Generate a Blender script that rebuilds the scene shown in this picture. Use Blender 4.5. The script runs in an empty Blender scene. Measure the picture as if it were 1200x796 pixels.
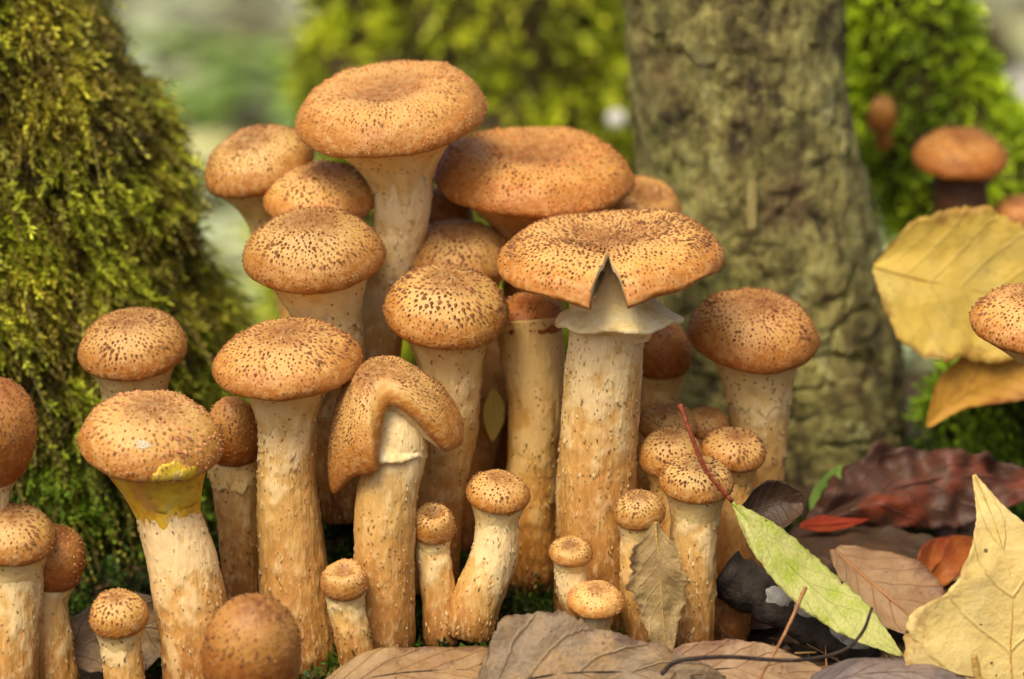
import bpy, math, random
import numpy as np
from mathutils import Vector, Matrix, noise

# ------------------------------------------------------------------ scene, camera, sky, sun
S = 0.01                                   # everything below is laid out in centimetres
sc = bpy.context.scene
COL = sc.collection
PITCH = math.radians(9.0)
CAM = Vector((0.0, -98.77, 24.74))         # cm
FWD = Vector((0, math.cos(PITCH), -math.sin(PITCH)))
UPV = Vector((0, math.sin(PITCH), math.cos(PITCH)))
FPX = 3750.0                               # focal length in photo pixels (1200 wide)

cam_d = bpy.data.cameras.new('camera')
cam = bpy.data.objects.new('camera', cam_d)
COL.objects.link(cam)
cam.location = CAM * S
cam.rotation_euler = (math.pi/2 - PITCH, 0, 0)
cam_d.sensor_width = 36.0
cam_d.lens = 112.5
cam_d.clip_start = 0.02
cam_d.clip_end = 200.0
cam_d.dof.use_dof = True
cam_d.dof.focus_distance = 0.972
cam_d.dof.aperture_fstop = 6.3
sc.camera = cam

SUN_EL, SUN_AZ = math.radians(56), math.radians(208)   # azimuth clockwise from +Y
w = bpy.data.worlds.new('World'); sc.world = w; w.use_nodes = True
nt = w.node_tree
bg = nt.nodes['Background']
sky = nt.nodes.new('ShaderNodeTexSky')
sky.sky_type = 'NISHITA'; sky.sun_disc = False
sky.sun_elevation = SUN_EL; sky.sun_rotation = SUN_AZ
sky.air_density = 0.6; sky.dust_density = 6.0; sky.ozone_density = 0.2
nt.links.new(sky.outputs[0], bg.inputs[0]); bg.inputs[1].default_value = 0.10
sun_d = bpy.data.lights.new('sun', 'SUN'); sun_d.energy = 1.25; sun_d.angle = math.radians(28)
sun_d.color = (1.0, 0.88, 0.58)
sun = bpy.data.objects.new('sun', sun_d); COL.objects.link(sun)
sdir = Vector((math.sin(SUN_AZ)*math.cos(SUN_EL), math.cos(SUN_AZ)*math.cos(SUN_EL), math.sin(SUN_EL)))
sun.rotation_euler = sdir.to_track_quat('Z', 'Y').to_euler()
sun.location = sdir * 3
sc.view_settings.view_transform = 'Standard'
sc.view_settings.look = 'None'
sc.view_settings.gamma = 1.0
sc.view_settings.exposure = 0.92
sc.render.engine = 'CYCLES'
sc.cycles.max_bounces = 5
sc.cycles.diffuse_bounces = 3
sc.cycles.transmission_bounces = 2

rnd = random.Random(7)
RNG = np.random.default_rng(11)

# ------------------------------------------------------------------ helpers
def at(px, py, Y):
    """world point (cm) that stands at depth plane y = Y on the line of sight of a photo pixel"""
    d = FWD*FPX + Vector((1, 0, 0))*(px-600) + UPV*(398-py)
    return CAM + d*((Y-CAM.y)/d.y)

def cmpx(P):
    return (Vector(P)-CAM).dot(FWD)/FPX     # cm per photo pixel at a point

def sstep(a, b, x):
    t = min(1, max(0, (x-a)/(b-a))); return t*t*(3-2*t)

def N3(p, f=1.0, o=(0, 0, 0)):
    return noise.noise(Vector((p[0]*f+o[0], p[1]*f+o[1], p[2]*f+o[2])))

def interp(xs, ys, x):
    return float(np.interp(x, xs, ys))

def spline(pts, n):
    """Catmull-Rom through points"""
    P = [Vector(p) for p in pts]
    if len(P) == 2:
        return [P[0].lerp(P[1], i/(n-1)) for i in range(n)]
    P = [P[0]*2-P[1]] + P + [P[-1]*2-P[-2]]
    out = []
    m = len(P)-3
    for i in range(n):
        t = i/(n-1)*m
        k = min(int(t), m-1); u = t-k
        a, b, c, d = P[k], P[k+1], P[k+2], P[k+3]
        out.append(0.5*((2*b)+(c-a)*u+(2*a-5*b+4*c-d)*u*u+(3*b-a-3*c+d)*u**3))
    return out

def empty(name, loc, label=None, cat=None, group=None):
    o = bpy.data.objects.new(name, None); COL.objects.link(o)
    o.location = Vector(loc)*S
    o.empty_display_size = 0.005
    tag(o, label, cat, group); o['_x'] = 0
    del o['_x']
    return o

def tag(o, label=None, cat=None, group=None, kind=None):
    if label: o['label'] = label
    if cat: o['category'] = cat
    if group: o['group'] = group
    if kind: o['kind'] = kind
    return o

def mesh(name, verts, faces, mat, parent=None, origin=(0, 0, 0), uv=None, col=None, smooth=True, kind=None):
    """verts in world cm; origin = world cm of the thing's base"""
    V = np.asarray([tuple(v) for v in verts] if not isinstance(verts, np.ndarray) else verts, dtype=np.float64)
    V = (V - np.asarray(tuple(origin)))*S
    me = bpy.data.meshes.new(name)
    if isinstance(faces, np.ndarray):
        k = faces.shape[1]; nf = faces.shape[0]
        me.vertices.add(len(V)); me.vertices.foreach_set('co', V.ravel())
        me.loops.add(nf*k); me.loops.foreach_set('vertex_index', faces.ravel().astype(np.int32))
        me.polygons.add(nf)
        me.polygons.foreach_set('loop_start', (np.arange(nf)*k).astype(np.int32))
        me.update(calc_edges=True)
    else:
        me.from_pydata(V.tolist(), [], faces)
    me.validate()
    if uv is not None:
        ul = me.uv_layers.new(name='UVMap')
        li = np.zeros(len(me.loops), dtype=np.int32); me.loops.foreach_get('vertex_index', li)
        U = np.asarray(uv, dtype=np.float64)[li]
        ul.data.foreach_set('uv', U.ravel())
    if col is not None:
        ca = me.color_attributes.new('col', 'FLOAT_COLOR', 'POINT')
        C = np.asarray(col, dtype=np.float64)
        if C.shape[1] == 3: C = np.hstack([C, np.ones((len(C), 1))])
        ca.data.foreach_set('color', C.ravel())
    if smooth:
        me.polygons.foreach_set('use_smooth', np.ones(len(me.polygons), dtype=bool))
    me.materials.append(mat)
    o = bpy.data.objects.new(name, me); COL.objects.link(o)
    if parent is None:
        o.location = Vector(origin)*S
    else:
        o.parent = parent
    if kind: o['kind'] = kind
    return o

def gridfaces(nu, nv, wrap_v=True):
    """nu rings of nv points"""
    f = []
    for i in range(nu-1):
        for j in range(nv if wrap_v else nv-1):
            k = (j+1) % nv
            f.append((i*nv+j, i*nv+k, (i+1)*nv+k, (i+1)*nv+j))
    return f

def tube_geo(pts, radii, ns=10, cap=True, wob=0.0, seed=0):
    pts = [Vector(p) for p in pts]
    n = len(pts); V = []
    up = Vector((0, -1, 0.13)).normalized()
    for i, p in enumerate(pts):
        t = (pts[min(i+1, n-1)]-pts[max(i-1, 0)]).normalized()
        a = t.cross(up)
        if a.length < 1e-3: a = t.cross(Vector((1, 0, 0)))
        a.normalize(); b = a.cross(t).normalized()
        for j in range(ns):
            th = 2*math.pi*j/ns
            r = radii[i]
            if wob: r *= 1+wob*N3((math.cos(th)*1.3+seed, math.sin(th)*1.3, i*0.35))
            V.append(p+a*(math.cos(th)*r)+b*(math.sin(th)*r))
    F = gridfaces(n, ns)
    if cap:
        F.append(tuple(range(ns-1, -1, -1))); F.append(tuple((n-1)*ns+j for j in range(ns)))
    return V, F

# ------------------------------------------------------------------ materials
def newmat(name):
    m = bpy.data.materials.new(name); m.use_nodes = True
    t = m.node_tree
    b = t.nodes['Principled BSDF']
    return m, t, b

def nd(t, typ, **kw):
    n = t.nodes.new(typ)
    for k, v in kw.items():
        if k.startswith('i_'):
            key = k[2:]
            n.inputs[int(key) if key.isdigit() else key.replace('_', ' ')].default_value = v
        else: setattr(n, k, v)
    return n

def ramp(t, fac, stops, interp_='LINEAR'):
    r = t.nodes.new('ShaderNodeValToRGB')
    r.color_ramp.interpolation = interp_
    e = r.color_ramp.elements
    while len(e) < len(stops): e.new(0.5)
    for i, (p, c) in enumerate(stops):
        e[i].position = p; e[i].color = (*c, 1) if len(c) == 3 else c
    if fac is not None: t.links.new(fac, r.inputs[0])
    return r

def mix(t, fac, a, b, mode='MIX'):
    n = t.nodes.new('ShaderNodeMix'); n.data_type = 'RGBA'; n.blend_type = mode
    for s, v in ((0, fac), (6, a), (7, b)):
        if isinstance(v, bpy.types.NodeSocket): t.links.new(v, n.inputs[s])
        elif isinstance(v, (int, float)): n.inputs[s].default_value = v
        else: n.inputs[s].default_value = (*v, 1)
    return n.outputs[2]

def mth(t, op, a, b=0.0, clamp=False):
    n = t.nodes.new('ShaderNodeMath'); n.operation = op; n.use_clamp = clamp
    for i, v in enumerate((a, b)):
        if isinstance(v, bpy.types.NodeSocket): t.links.new(v, n.inputs[i])
        else: n.inputs[i].default_value = v
    return n.outputs[0]

def objcoord(t, scale=(1, 1, 1)):
    tc = t.nodes.new('ShaderNodeTexCoord'); mp = t.nodes.new('ShaderNodeMapping')
    mp.inputs['Scale'].default_value = scale
    t.links.new(tc.outputs['Object'], mp.inputs[0])
    return mp.outputs[0]

def noise_n(t, vec, scale, detail=4, rough=0.55):
    n = t.nodes.new('ShaderNodeTexNoise')
    n.inputs['Scale'].default_value = scale; n.inputs['Detail'].default_value = detail
    n.inputs['Roughness'].default_value = rough
    if vec is not None: t.links.new(vec, n.inputs['Vector'])
    return n.outputs['Fac']

def bump(t, b, h, strength=0.4, dist=0.001):
    n = t.nodes.new('ShaderNodeBump')
    n.inputs['Strength'].default_value = strength; n.inputs['Distance'].default_value = dist
    t.links.new(h, n.inputs['Height']); t.links.new(n.outputs[0], b.inputs['Normal'])

def sss(b, wgt=0.25, radius=(1.0, 0.45, 0.15), scale=0.0025):
    b.inputs['Subsurface Weight'].default_value = wgt
    b.inputs['Subsurface Radius'].default_value = radius
    b.inputs['Subsurface Scale'].default_value = scale

def uvsep(t):
    u = t.nodes.new('ShaderNodeUVMap'); s = t.nodes.new('ShaderNodeSeparateXYZ')
    t.links.new(u.outputs[0], s.inputs[0]); return s.outputs[0], s.outputs[1]

def m_cap():
    m, t, b = newmat('mushroom_cap')
    U, V = uvsep(t)
    vec = objcoord(t)
    n1 = noise_n(t, vec, 110, 5)
    f = mth(t, 'ADD', V, mth(t, 'MULTIPLY', mth(t, 'SUBTRACT', n1, 0.5), 0.30))
    r = ramp(t, f, [(0.0, (0.22, 0.096, 0.026)), (0.17, (0.31, 0.145, 0.040)), (0.36, (0.54, 0.318, 0.100)),
                    (0.54, (0.56, 0.318, 0.082)), (0.66, (0.47, 0.210, 0.036)), (0.86, (0.37, 0.125, 0.016)), (1.0, (0.32, 0.105, 0.012))])
    n2 = noise_n(t, vec, 420, 4)
    c = mix(t, mth(t, 'MULTIPLY', mth(t, 'SUBTRACT', n2, 0.42, True), 1.6), r.outputs[0], (0.70, 0.475, 0.19))
    n3 = noise_n(t, vec, 55, 3)
    c = mix(t, mth(t, 'MULTIPLY', mth(t, 'SUBTRACT', n3, 0.5, True), 1.6, True), c, (0.40, 0.165, 0.035))
    oi = t.nodes.new('ShaderNodeObjectInfo')
    c = mix(t, 1.0, c, oi.outputs['Color'], 'MULTIPLY')
    a = t.nodes.new('ShaderNodeAttribute'); a.attribute_name = 'col'
    sp = t.nodes.new('ShaderNodeSeparateColor'); t.links.new(a.outputs['Color'], sp.inputs[0])
    c = mix(t, sp.outputs[0], c, (0.78, 0.62, 0.36))
    t.links.new(c, b.inputs['Base Color'])
    b.inputs['Roughness'].default_value = 0.48
    b.inputs['Specular IOR Level'].default_value = 0.35
    bump(t, b, mth(t, 'ADD', noise_n(t, vec, 900, 3), mth(t, 'MULTIPLY', n2, 1.5)), 0.5, 0.0006)
    return m

def m_scale():
    m, t, b = newmat('cap_scale')
    a = t.nodes.new('ShaderNodeAttribute'); a.attribute_name = 'col'
    t.links.new(a.outputs['Color'], b.inputs['Base Color'])
    b.inputs['Roughness'].default_value = 0.75
    b.inputs['Specular IOR Level'].default_value = 0.2
    return m

def m_stem():
    m, t, b = newmat('mushroom_stem')
    U, V = uvsep(t)
    vec = objcoord(t); vec2 = objcoord(t, (1, 1, 0.3))
    n1 = noise_n(t, vec2, 160, 5, 0.6)
    n2 = noise_n(t, objcoord(t, (1, 1, 0.45)), 620, 4)
    f = mth(t, 'ADD', V, mth(t, 'MULTIPLY', mth(t, 'SUBTRACT', n1, 0.5), 0.55))
    r = ramp(t, f, [(0.0, (0.19, 0.075, 0.016)), (0.12, (0.33, 0.135, 0.025)), (0.28, (0.48, 0.23, 0.052)), (0.50, (0.62, 0.365, 0.105)),
                    (0.70, (0.64, 0.41, 0.14)), (0.85, (0.74, 0.55, 0.24)), (1.0, (0.74, 0.56, 0.23))])
    c = mix(t, mth(t, 'MULTIPLY', mth(t, 'SUBTRACT', n2, 0.5, True), 2.6, True), r.outputs[0], (0.76, 0.54, 0.24))
    st = noise_n(t, objcoord(t, (1, 1, 0.12)), 700, 3)
    c = mix(t, mth(t, 'MULTIPLY', mth(t, 'SUBTRACT', st, 0.56, True), 2.0, True), c, (0.38, 0.17, 0.045))
    a = t.nodes.new('ShaderNodeAttribute'); a.attribute_name = 'col'
    sp = t.nodes.new('ShaderNodeSeparateColor'); t.links.new(a.outputs['Color'], sp.inputs[0])
    c = mix(t, mth(t, 'MULTIPLY', sp.outputs[0], 0.85), c, (0.79, 0.60, 0.295))
    oi = t.nodes.new('ShaderNodeObjectInfo')
    c = mix(t, 1.0, c, oi.outputs['Color'], 'MULTIPLY')
    # dark brown specks, on the upper part of the stem
    vo = t.nodes.new('ShaderNodeTexVoronoi'); vo.inputs['Scale'].default_value = 430
    t.links.new(vec, vo.inputs['Vector'])
    dn = noise_n(t, vec, 220, 2)
    d = mth(t, 'LESS_THAN', vo.outputs['Distance'], 0.20)
    d = mth(t, 'MULTIPLY', d, mth(t, 'GREATER_THAN', dn, 0.53))
    c = mix(t, mth(t, 'MULTIPLY', d, 0.8), c, (0.20, 0.085, 0.03))
    t.links.new(c, b.inputs['Base Color'])
    b.inputs['Roughness'].default_value = 0.5
    b.inputs['Specular IOR Level'].default_value = 0.4
    bump(t, b, mth(t, 'ADD', mth(t, 'MULTIPLY', n2, 1.6), mth(t, 'ADD', st, n1)), 0.5, 0.0008)
    return m

def m_veil(name, yellow=False):
    m, t, b = newmat(name)
    vec = objcoord(t)
    n1 = noise_n(t, vec, 160, 4)
    if yellow:
        r = ramp(t, n1, [(0.30, (0.48, 0.24, 0.06)), (0.42, (0.62, 0.35, 0.03)), (0.54, (0.76, 0.48, 0.02)), (0.72, (0.68, 0.50, 0.20))])
    else:
        r = ramp(t, n1, [(0.25, (0.60, 0.36, 0.10)), (0.45, (0.72, 0.51, 0.19)), (0.7, (0.79, 0.61, 0.29))])
    c = r.outputs[0]
    if not yellow:
        vo = t.nodes.new('ShaderNodeTexVoronoi'); vo.inputs['Scale'].default_value = 520
        t.links.new(vec, vo.inputs['Vector'])
        d = mth(t, 'LESS_THAN', vo.outputs['Distance'], 0.24)
        d = mth(t, 'MULTIPLY', d, mth(t, 'GREATER_THAN', noise_n(t, vec, 260, 2), 0.50))
        c = mix(t, mth(t, 'MULTIPLY', d, 0.85), c, (0.19, 0.08, 0.028))
    oi = t.nodes.new('ShaderNodeObjectInfo')
    c = mix(t, 1.0, c, oi.outputs['Color'], 'MULTIPLY')
    t.links.new(c, b.inputs['Base Color'])
    b.inputs['Roughness'].default_value = 0.5
    sss(b, 0.3)
    bump(t, b, mth(t, 'ADD', n1, noise_n(t, vec, 800, 3)), 0.4, 0.0008)
    return m

def m_gill():
    m, t, b = newmat('mushroom_gill')
    vec = objcoord(t)
    r = ramp(t, noise_n(t, vec, 200, 3), [(0.3, (0.55, 0.36, 0.15)), (0.7, (0.74, 0.56, 0.29))])
    t.links.new(r.outputs[0], b.inputs['Base Color']); b.inputs['Roughness'].default_value = 0.6
    sss(b, 0.3)
    return m

def m_attr(name, rough=0.7, spec=0.25, trans=0.0):
    """colour from the mesh's own colour attribute; thin plant tissue lets some light through"""
    m, t, b = newmat(name)
    a = t.nodes.new('ShaderNodeAttribute'); a.attribute_name = 'col'
    t.links.new(a.outputs['Color'], b.inputs['Base Color'])
    b.inputs['Roughness'].default_value = rough; b.inputs['Specular IOR Level'].default_value = spec
    if trans:
        tr = t.nodes.new('ShaderNodeBsdfTranslucent'); t.links.new(a.outputs['Color'], tr.inputs[0])
        mx = t.nodes.new('ShaderNodeMixShader'); mx.inputs[0].default_value = trans
        t.links.new(b.outputs[0], mx.inputs[1]); t.links.new(tr.outputs[0], mx.inputs[2])
        t.links.new(mx.outputs[0], t.nodes['Material Output'].inputs[0])
    return m

def m_noise(name, stops, scale=100, scl=(1, 1, 1), detail=6, rough=0.8, bs=0.6, bd=0.002, spec=0.25):
    m, t, b = newmat(name)
    vec = objcoord(t, scl)
    n = noise_n(t, vec, scale, detail, 0.62)
    r = ramp(t, n, stops)
    t.links.new(r.outputs[0], b.inputs['Base Color'])
    b.inputs['Roughness'].default_value = rough; b.inputs['Specular IOR Level'].default_value = spec
    bump(t, b, mth(t, 'ADD', n, mth(t, 'MULTIPLY', noise_n(t, vec, scale*4, 3), 0.4)), bs, bd)
    return m

def m_leaf(name, base, dark, blotch, vein, trans=0.25, nsc=45, spots=0.0, rough=0.5, nv=7.0, veinw=0.5, bamt=1.5):
    m, t, b = newmat(name)
    U, V = uvsep(t)                       # U: 0..1 across (0.5 = midrib), V: along
    vec = objcoord(t)
    n1 = noise_n(t, vec, nsc, 6, 0.65)
    n2 = noise_n(t, vec, nsc*7, 4)
    c = mix(t, mth(t, 'MULTIPLY', mth(t, 'SUBTRACT', n1, 0.46, True), bamt*4, True), base, blotch)
    c = mix(t, mth(t, 'MULTIPLY', mth(t, 'SUBTRACT', n2, 0.5, True), 2.2, True), c, dark)
    s = mth(t, 'ABSOLUTE', mth(t, 'SUBTRACT', U, 0.5))
    k = mth(t, 'FRACT', mth(t, 'ADD', mth(t, 'MULTIPLY', mth(t, 'SUBTRACT', V, mth(t, 'MULTIPLY', s, 0.55)), nv),
                           mth(t, 'MULTIPLY', n1, 0.35)))
    k = mth(t, 'ABSOLUTE', mth(t, 'SUBTRACT', k, 0.5))
    vn = mth(t, 'SUBTRACT', 1.0, mth(t, 'MULTIPLY', k, 16.0), True)
    c = mix(t, mth(t, 'MULTIPLY', vn, veinw), c, vein)
    # fine net of veinlets, and dry brown patches creeping in from the margin
    net = t.nodes.new('ShaderNodeTexVoronoi'); net.feature = 'DISTANCE_TO_EDGE'; net.inputs['Scale'].default_value = 700
    t.links.new(vec, net.inputs['Vector'])
    nl = mth(t, 'SUBTRACT', 1.0, mth(t, 'MULTIPLY', net.outputs['Distance'], 9.0), True)
    c = mix(t, mth(t, 'MULTIPLY', nl, 0.10), c, dark)
    n5 = noise_n(t, vec, 75, 6, 0.7)
    ed = mth(t, 'MULTIPLY', mth(t, 'SUBTRACT', mth(t, 'ADD', mth(t, 'MULTIPLY', s, 1.3), n5), 1.06, True), 7.0, True)
    c = mix(t, mth(t, 'MULTIPLY', ed, 0.75), c, tuple(x*y for x, y in zip(dark, (0.62, 0.45, 0.5))))
    ed2 = mth(t, 'MULTIPLY', mth(t, 'SUBTRACT', noise_n(t, vec, 140, 5, 0.7), 0.63, True), 8.0, True)
    c = mix(t, mth(t, 'MULTIPLY', ed2, 0.6), c, tuple(x*y for x, y in zip(dark, (0.7, 0.5, 0.5))))
    if spots:
        vo = t.nodes.new('ShaderNodeTexVoronoi'); vo.inputs['Scale'].default_value = 240
        t.links.new(vec, vo.inputs['Vector'])
        d = mth(t, 'MULTIPLY', mth(t, 'LESS_THAN', vo.outputs['Distance'], 0.16), mth(t, 'GREATER_THAN', noise_n(t, vec, 130, 2), 0.56))
        c = mix(t, mth(t, 'MULTIPLY', d, spots), c, (0.05, 0.03, 0.015))
    t.links.new(c, b.inputs['Base Color'])
    b.inputs['Roughness'].default_value = rough
    b.inputs['Specular IOR Level'].default_value = 0.35
    bump(t, b, mth(t, 'ADD', mth(t, 'ADD', mth(t, 'MULTIPLY', vn, 0.7), mth(t, 'MULTIPLY', nl, 0.05)), mth(t, 'ADD', n2, n1)), 0.5, 0.0012)
    tr = t.nodes.new('ShaderNodeBsdfTranslucent'); t.links.new(c, tr.inputs[0])
    mx = t.nodes.new('ShaderNodeMixShader'); mx.inputs[0].default_value = trans
    t.links.new(b.outputs[0], mx.inputs[1]); t.links.new(tr.outputs[0], mx.inputs[2])
    t.links.new(mx.outputs[0], t.nodes['Material Output'].inputs[0])
    return m

M = {}
M['cap'] = m_cap(); M['scale'] = m_scale(); M['stem'] = m_stem(); M['gill'] = m_gill()
M['veil'] = m_veil('mushroom_veil'); M['yveil'] = m_veil('yellow_veil', True)
M['ring'] = m_noise('pale_ring', [(0.28, (0.60, 0.40, 0.15)), (0.42, (0.80, 0.62, 0.28)), (0.60, (0.85, 0.72, 0.42)), (0.8, (0.86, 0.78, 0.52))], 170, bd=0.0015, rough=0.5)
M['moss'] = m_attr('moss', 0.6, 0.3, 0.25)
M['litter'] = m_attr('leaf_litter', 0.7, 0.25, 0.15)
M['herb'] = m_leaf('green_herb', (0.34, 0.56, 0.10), (0.26, 0.48, 0.08), (0.42, 0.60, 0.12), (0.4, 0.6, 0.16), 0.3, 30)
M['soil'] = m_noise('soil', [(0.3, (0.020, 0.013, 0.007)), (0.5, (0.055, 0.034, 0.016)), (0.7, (0.12, 0.075, 0.035))], 90, bd=0.004)
M['darkwood'] = m_noise('stump_wood', [(0.3, (0.025, 0.016, 0.007)), (0.55, (0.06, 0.038, 0.015)), (0.8, (0.12, 0.085, 0.035))], 120, (1, 1, 0.4))
def m_bark():
    m, t, b = newmat('tree_bark')
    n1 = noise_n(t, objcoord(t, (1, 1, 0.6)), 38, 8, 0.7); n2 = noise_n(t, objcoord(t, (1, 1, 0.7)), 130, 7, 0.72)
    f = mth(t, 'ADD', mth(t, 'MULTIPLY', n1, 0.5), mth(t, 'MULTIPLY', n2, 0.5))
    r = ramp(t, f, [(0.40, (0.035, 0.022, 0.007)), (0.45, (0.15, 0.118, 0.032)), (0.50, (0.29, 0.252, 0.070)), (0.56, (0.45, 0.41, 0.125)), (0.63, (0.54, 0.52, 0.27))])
    n3 = noise_n(t, objcoord(t), 22, 4)
    c = mix(t, mth(t, 'MULTIPLY', mth(t, 'SUBTRACT', n3, 0.54, True), 4.0, True), r.outputs[0], (0.16, 0.20, 0.03))
    n4 = noise_n(t, objcoord(t, (1, 1, 0.5)), 33, 5)
    c = mix(t, mth(t, 'MULTIPLY', mth(t, 'SUBTRACT', n4, 0.58, True), 5.0, True), c, (0.16, 0.085, 0.04))
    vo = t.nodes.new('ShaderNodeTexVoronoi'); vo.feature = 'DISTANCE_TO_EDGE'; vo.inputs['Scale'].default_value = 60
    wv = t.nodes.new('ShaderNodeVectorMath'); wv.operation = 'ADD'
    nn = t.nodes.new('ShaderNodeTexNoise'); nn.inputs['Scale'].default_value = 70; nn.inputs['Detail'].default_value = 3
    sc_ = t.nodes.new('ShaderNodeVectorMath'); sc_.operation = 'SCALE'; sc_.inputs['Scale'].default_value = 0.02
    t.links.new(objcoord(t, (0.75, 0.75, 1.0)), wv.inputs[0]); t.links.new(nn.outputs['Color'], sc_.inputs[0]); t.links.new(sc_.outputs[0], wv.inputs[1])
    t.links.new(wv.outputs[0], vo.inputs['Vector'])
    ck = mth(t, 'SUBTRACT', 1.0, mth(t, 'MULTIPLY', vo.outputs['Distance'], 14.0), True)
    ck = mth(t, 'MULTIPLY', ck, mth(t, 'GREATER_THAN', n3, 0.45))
    t.links.new(c, b.inputs['Base Color']); b.inputs['Roughness'].default_value = 0.8
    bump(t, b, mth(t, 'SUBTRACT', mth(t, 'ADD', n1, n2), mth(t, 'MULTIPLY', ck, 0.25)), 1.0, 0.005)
    return m
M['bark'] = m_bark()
M['flake'] = m_noise('bark_flake', [(0.3, (0.14, 0.11, 0.04)), (0.55, (0.26, 0.21, 0.075)), (0.8, (0.36, 0.31, 0.13))], 90, (1, 1, 0.3))
M['stick'] = m_noise('rotten_stick', [(0.3, (0.016, 0.012, 0.010)), (0.6, (0.05, 0.038, 0.028)), (0.85, (0.10, 0.08, 0.06))], 160)
M['lichen'] = m_noise('lichen', [(0.3, (0.35, 0.33, 0.28)), (0.7, (0.62, 0.60, 0.52))], 300)
M['palescrap'] = m_noise('pale_veil_scrap', [(0.3, (0.42, 0.33, 0.20)), (0.7, (0.60, 0.52, 0.36))], 300)
M['twig'] = m_noise('brown_twig', [(0.3, (0.20, 0.08, 0.025)), (0.7, (0.42, 0.20, 0.07))], 220, spec=0.4, rough=0.5)
M['dtwig'] = m_noise('dark_twig', [(0.3, (0.02, 0.013, 0.010)), (0.7, (0.06, 0.04, 0.028))], 220)
M['redpet'] = m_noise('red_petiole', [(0.3, (0.22, 0.035, 0.018)), (0.7, (0.36, 0.09, 0.03))], 200, spec=0.4, rough=0.45)
M['yelpet'] = m_noise('yellow_petiole', [(0.3, (0.40, 0.24, 0.05)), (0.7, (0.60, 0.40, 0.12))], 200)
M['stone'] = m_noise('grey_stone', [(0.3, (0.24, 0.23, 0.20)), (0.7, (0.46, 0.45, 0.40))], 40)
M['white'] = m_noise('pale_pebble', [(0.3, (0.6, 0.6, 0.55)), (0.7, (0.8, 0.8, 0.76))], 200)
M['l_yellow'] = m_leaf('yellow_leaf', (0.74, 0.54, 0.10), (0.66, 0.45, 0.07), (0.70, 0.54, 0.14), (0.76, 0.58, 0.15), 0.35, 60, 0.3, veinw=0.25)
M['l_pale'] = m_leaf('pale_yellow_leaf', (0.80, 0.62, 0.22), (0.72, 0.50, 0.14), (0.80, 0.66, 0.30), (0.60, 0.40, 0.10), 0.25, 55, 0.8, bamt=1.0, veinw=0.25, nv=5.0)
M['l_amber'] = m_leaf('amber_leaf', (0.58, 0.31, 0.035), (0.42, 0.18, 0.02), (0.50, 0.24, 0.03), (0.45, 0.2, 0.03), 0.3)
M['l_red'] = m_leaf('dark_red_leaf', (0.085, 0.036, 0.020), (0.045, 0.022, 0.015), (0.20, 0.042, 0.015), (0.14, 0.085, 0.055), 0.12, 40, bamt=2.2)
M['l_scarlet'] = m_leaf('scarlet_leaf', (0.42, 0.05, 0.015), (0.25, 0.03, 0.012), (0.50, 0.10, 0.02), (0.5, 0.2, 0.05), 0.3)
M['l_orange'] = m_leaf('orange_leaf', (0.42, 0.12, 0.015), (0.25, 0.06, 0.012), (0.30, 0.05, 0.012), (0.5, 0.2, 0.05), 0.3)
M['l_green'] = m_leaf('yellow_green_leaf', (0.58, 0.58, 0.19), (0.44, 0.48, 0.10), (0.42, 0.50, 0.06), (0.62, 0.62, 0.26), 0.2, 110, 0.9)
M['l_tan'] = m_leaf('tan_dead_leaf', (0.36, 0.225, 0.095), (0.19, 0.10, 0.04), (0.28, 0.155, 0.06), (0.20, 0.10, 0.04), 0.12, 50, 0.5)
M['l_grey'] = m_leaf('grey_dead_leaf', (0.235, 0.165, 0.095), (0.12, 0.080, 0.045), (0.31, 0.195, 0.085), (0.12, 0.07, 0.04), 0.08, 90, 0.6, veinw=0.35, nv=5.0)
M['l_pink'] = m_leaf('pinkish_dead_leaf', (0.33, 0.205, 0.10), (0.20, 0.11, 0.055), (0.26, 0.14, 0.065), (0.22, 0.115, 0.055), 0.12, 50, 0.3)
M['l_dark'] = m_leaf('dark_brown_leaf', (0.055, 0.030, 0.016), (0.03, 0.018, 0.01), (0.10, 0.05, 0.022), (0.12, 0.08, 0.04), 0.08)
M['l_purple'] = m_leaf('purple_brown_leaf', (0.15, 0.115, 0.105), (0.09, 0.065, 0.06), (0.21, 0.15, 0.115), (0.08, 0.05, 0.045), 0.08)
M['l_olive'] = m_leaf('olive_leaf', (0.40, 0.27, 0.11), (0.26, 0.14, 0.05), (0.46, 0.36, 0.15), (0.58, 0.44, 0.20), 0.2, 60, 0.5)

# ------------------------------------------------------------------ ground
def ground_z(x, y):
    z = -0.3 - 1.9*sstep(-4.0, -9.0, x)*sstep(4.0, -3.0, y)
    z += 0.42*min(7.0, max(0.0, y+1.5))*math.exp(-((x+1)/11.0)**2) if y < 40 else 0
    if y > 5.5: z -= 0.42*7.0*sstep(7, 16, y)*math.exp(-((x+1)/11.0)**2) if y < 40 else 0
    z += 1.8*math.exp(-((x+5.3)/1.5)**2-((y-1.6)/1.6)**2)
    z += 2.0*sstep(8, 13, x)*sstep(1, 7, y)*sstep(30, 16, y)
    d = math.hypot(x, y)
    z += 0.28*noise.noise(Vector((x*0.4, y*0.4, 3.1)))+0.12*noise.noise(Vector((x*1.3, y*1.3, 9.0)))
    z += 1.6*noise.noise(Vector((x*0.02, y*0.02, 1.0)))*sstep(30, 150, d)
    return z

def build_ground():
    n = 190
    u = np.linspace(-1, 1, n)
    ax = np.sinh(u*5.6)/math.sinh(5.6)*3000
    V = []; col = []
    for j in range(n):
        for i in range(n):
            V.append((ax[i], ax[j]+2, ground_z(ax[i], ax[j]+2)))
    o = mesh('ground', V, gridfaces(n, n, False)[:], M['soil'])
    o['kind'] = 'structure'
    return o
build_ground()

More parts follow.
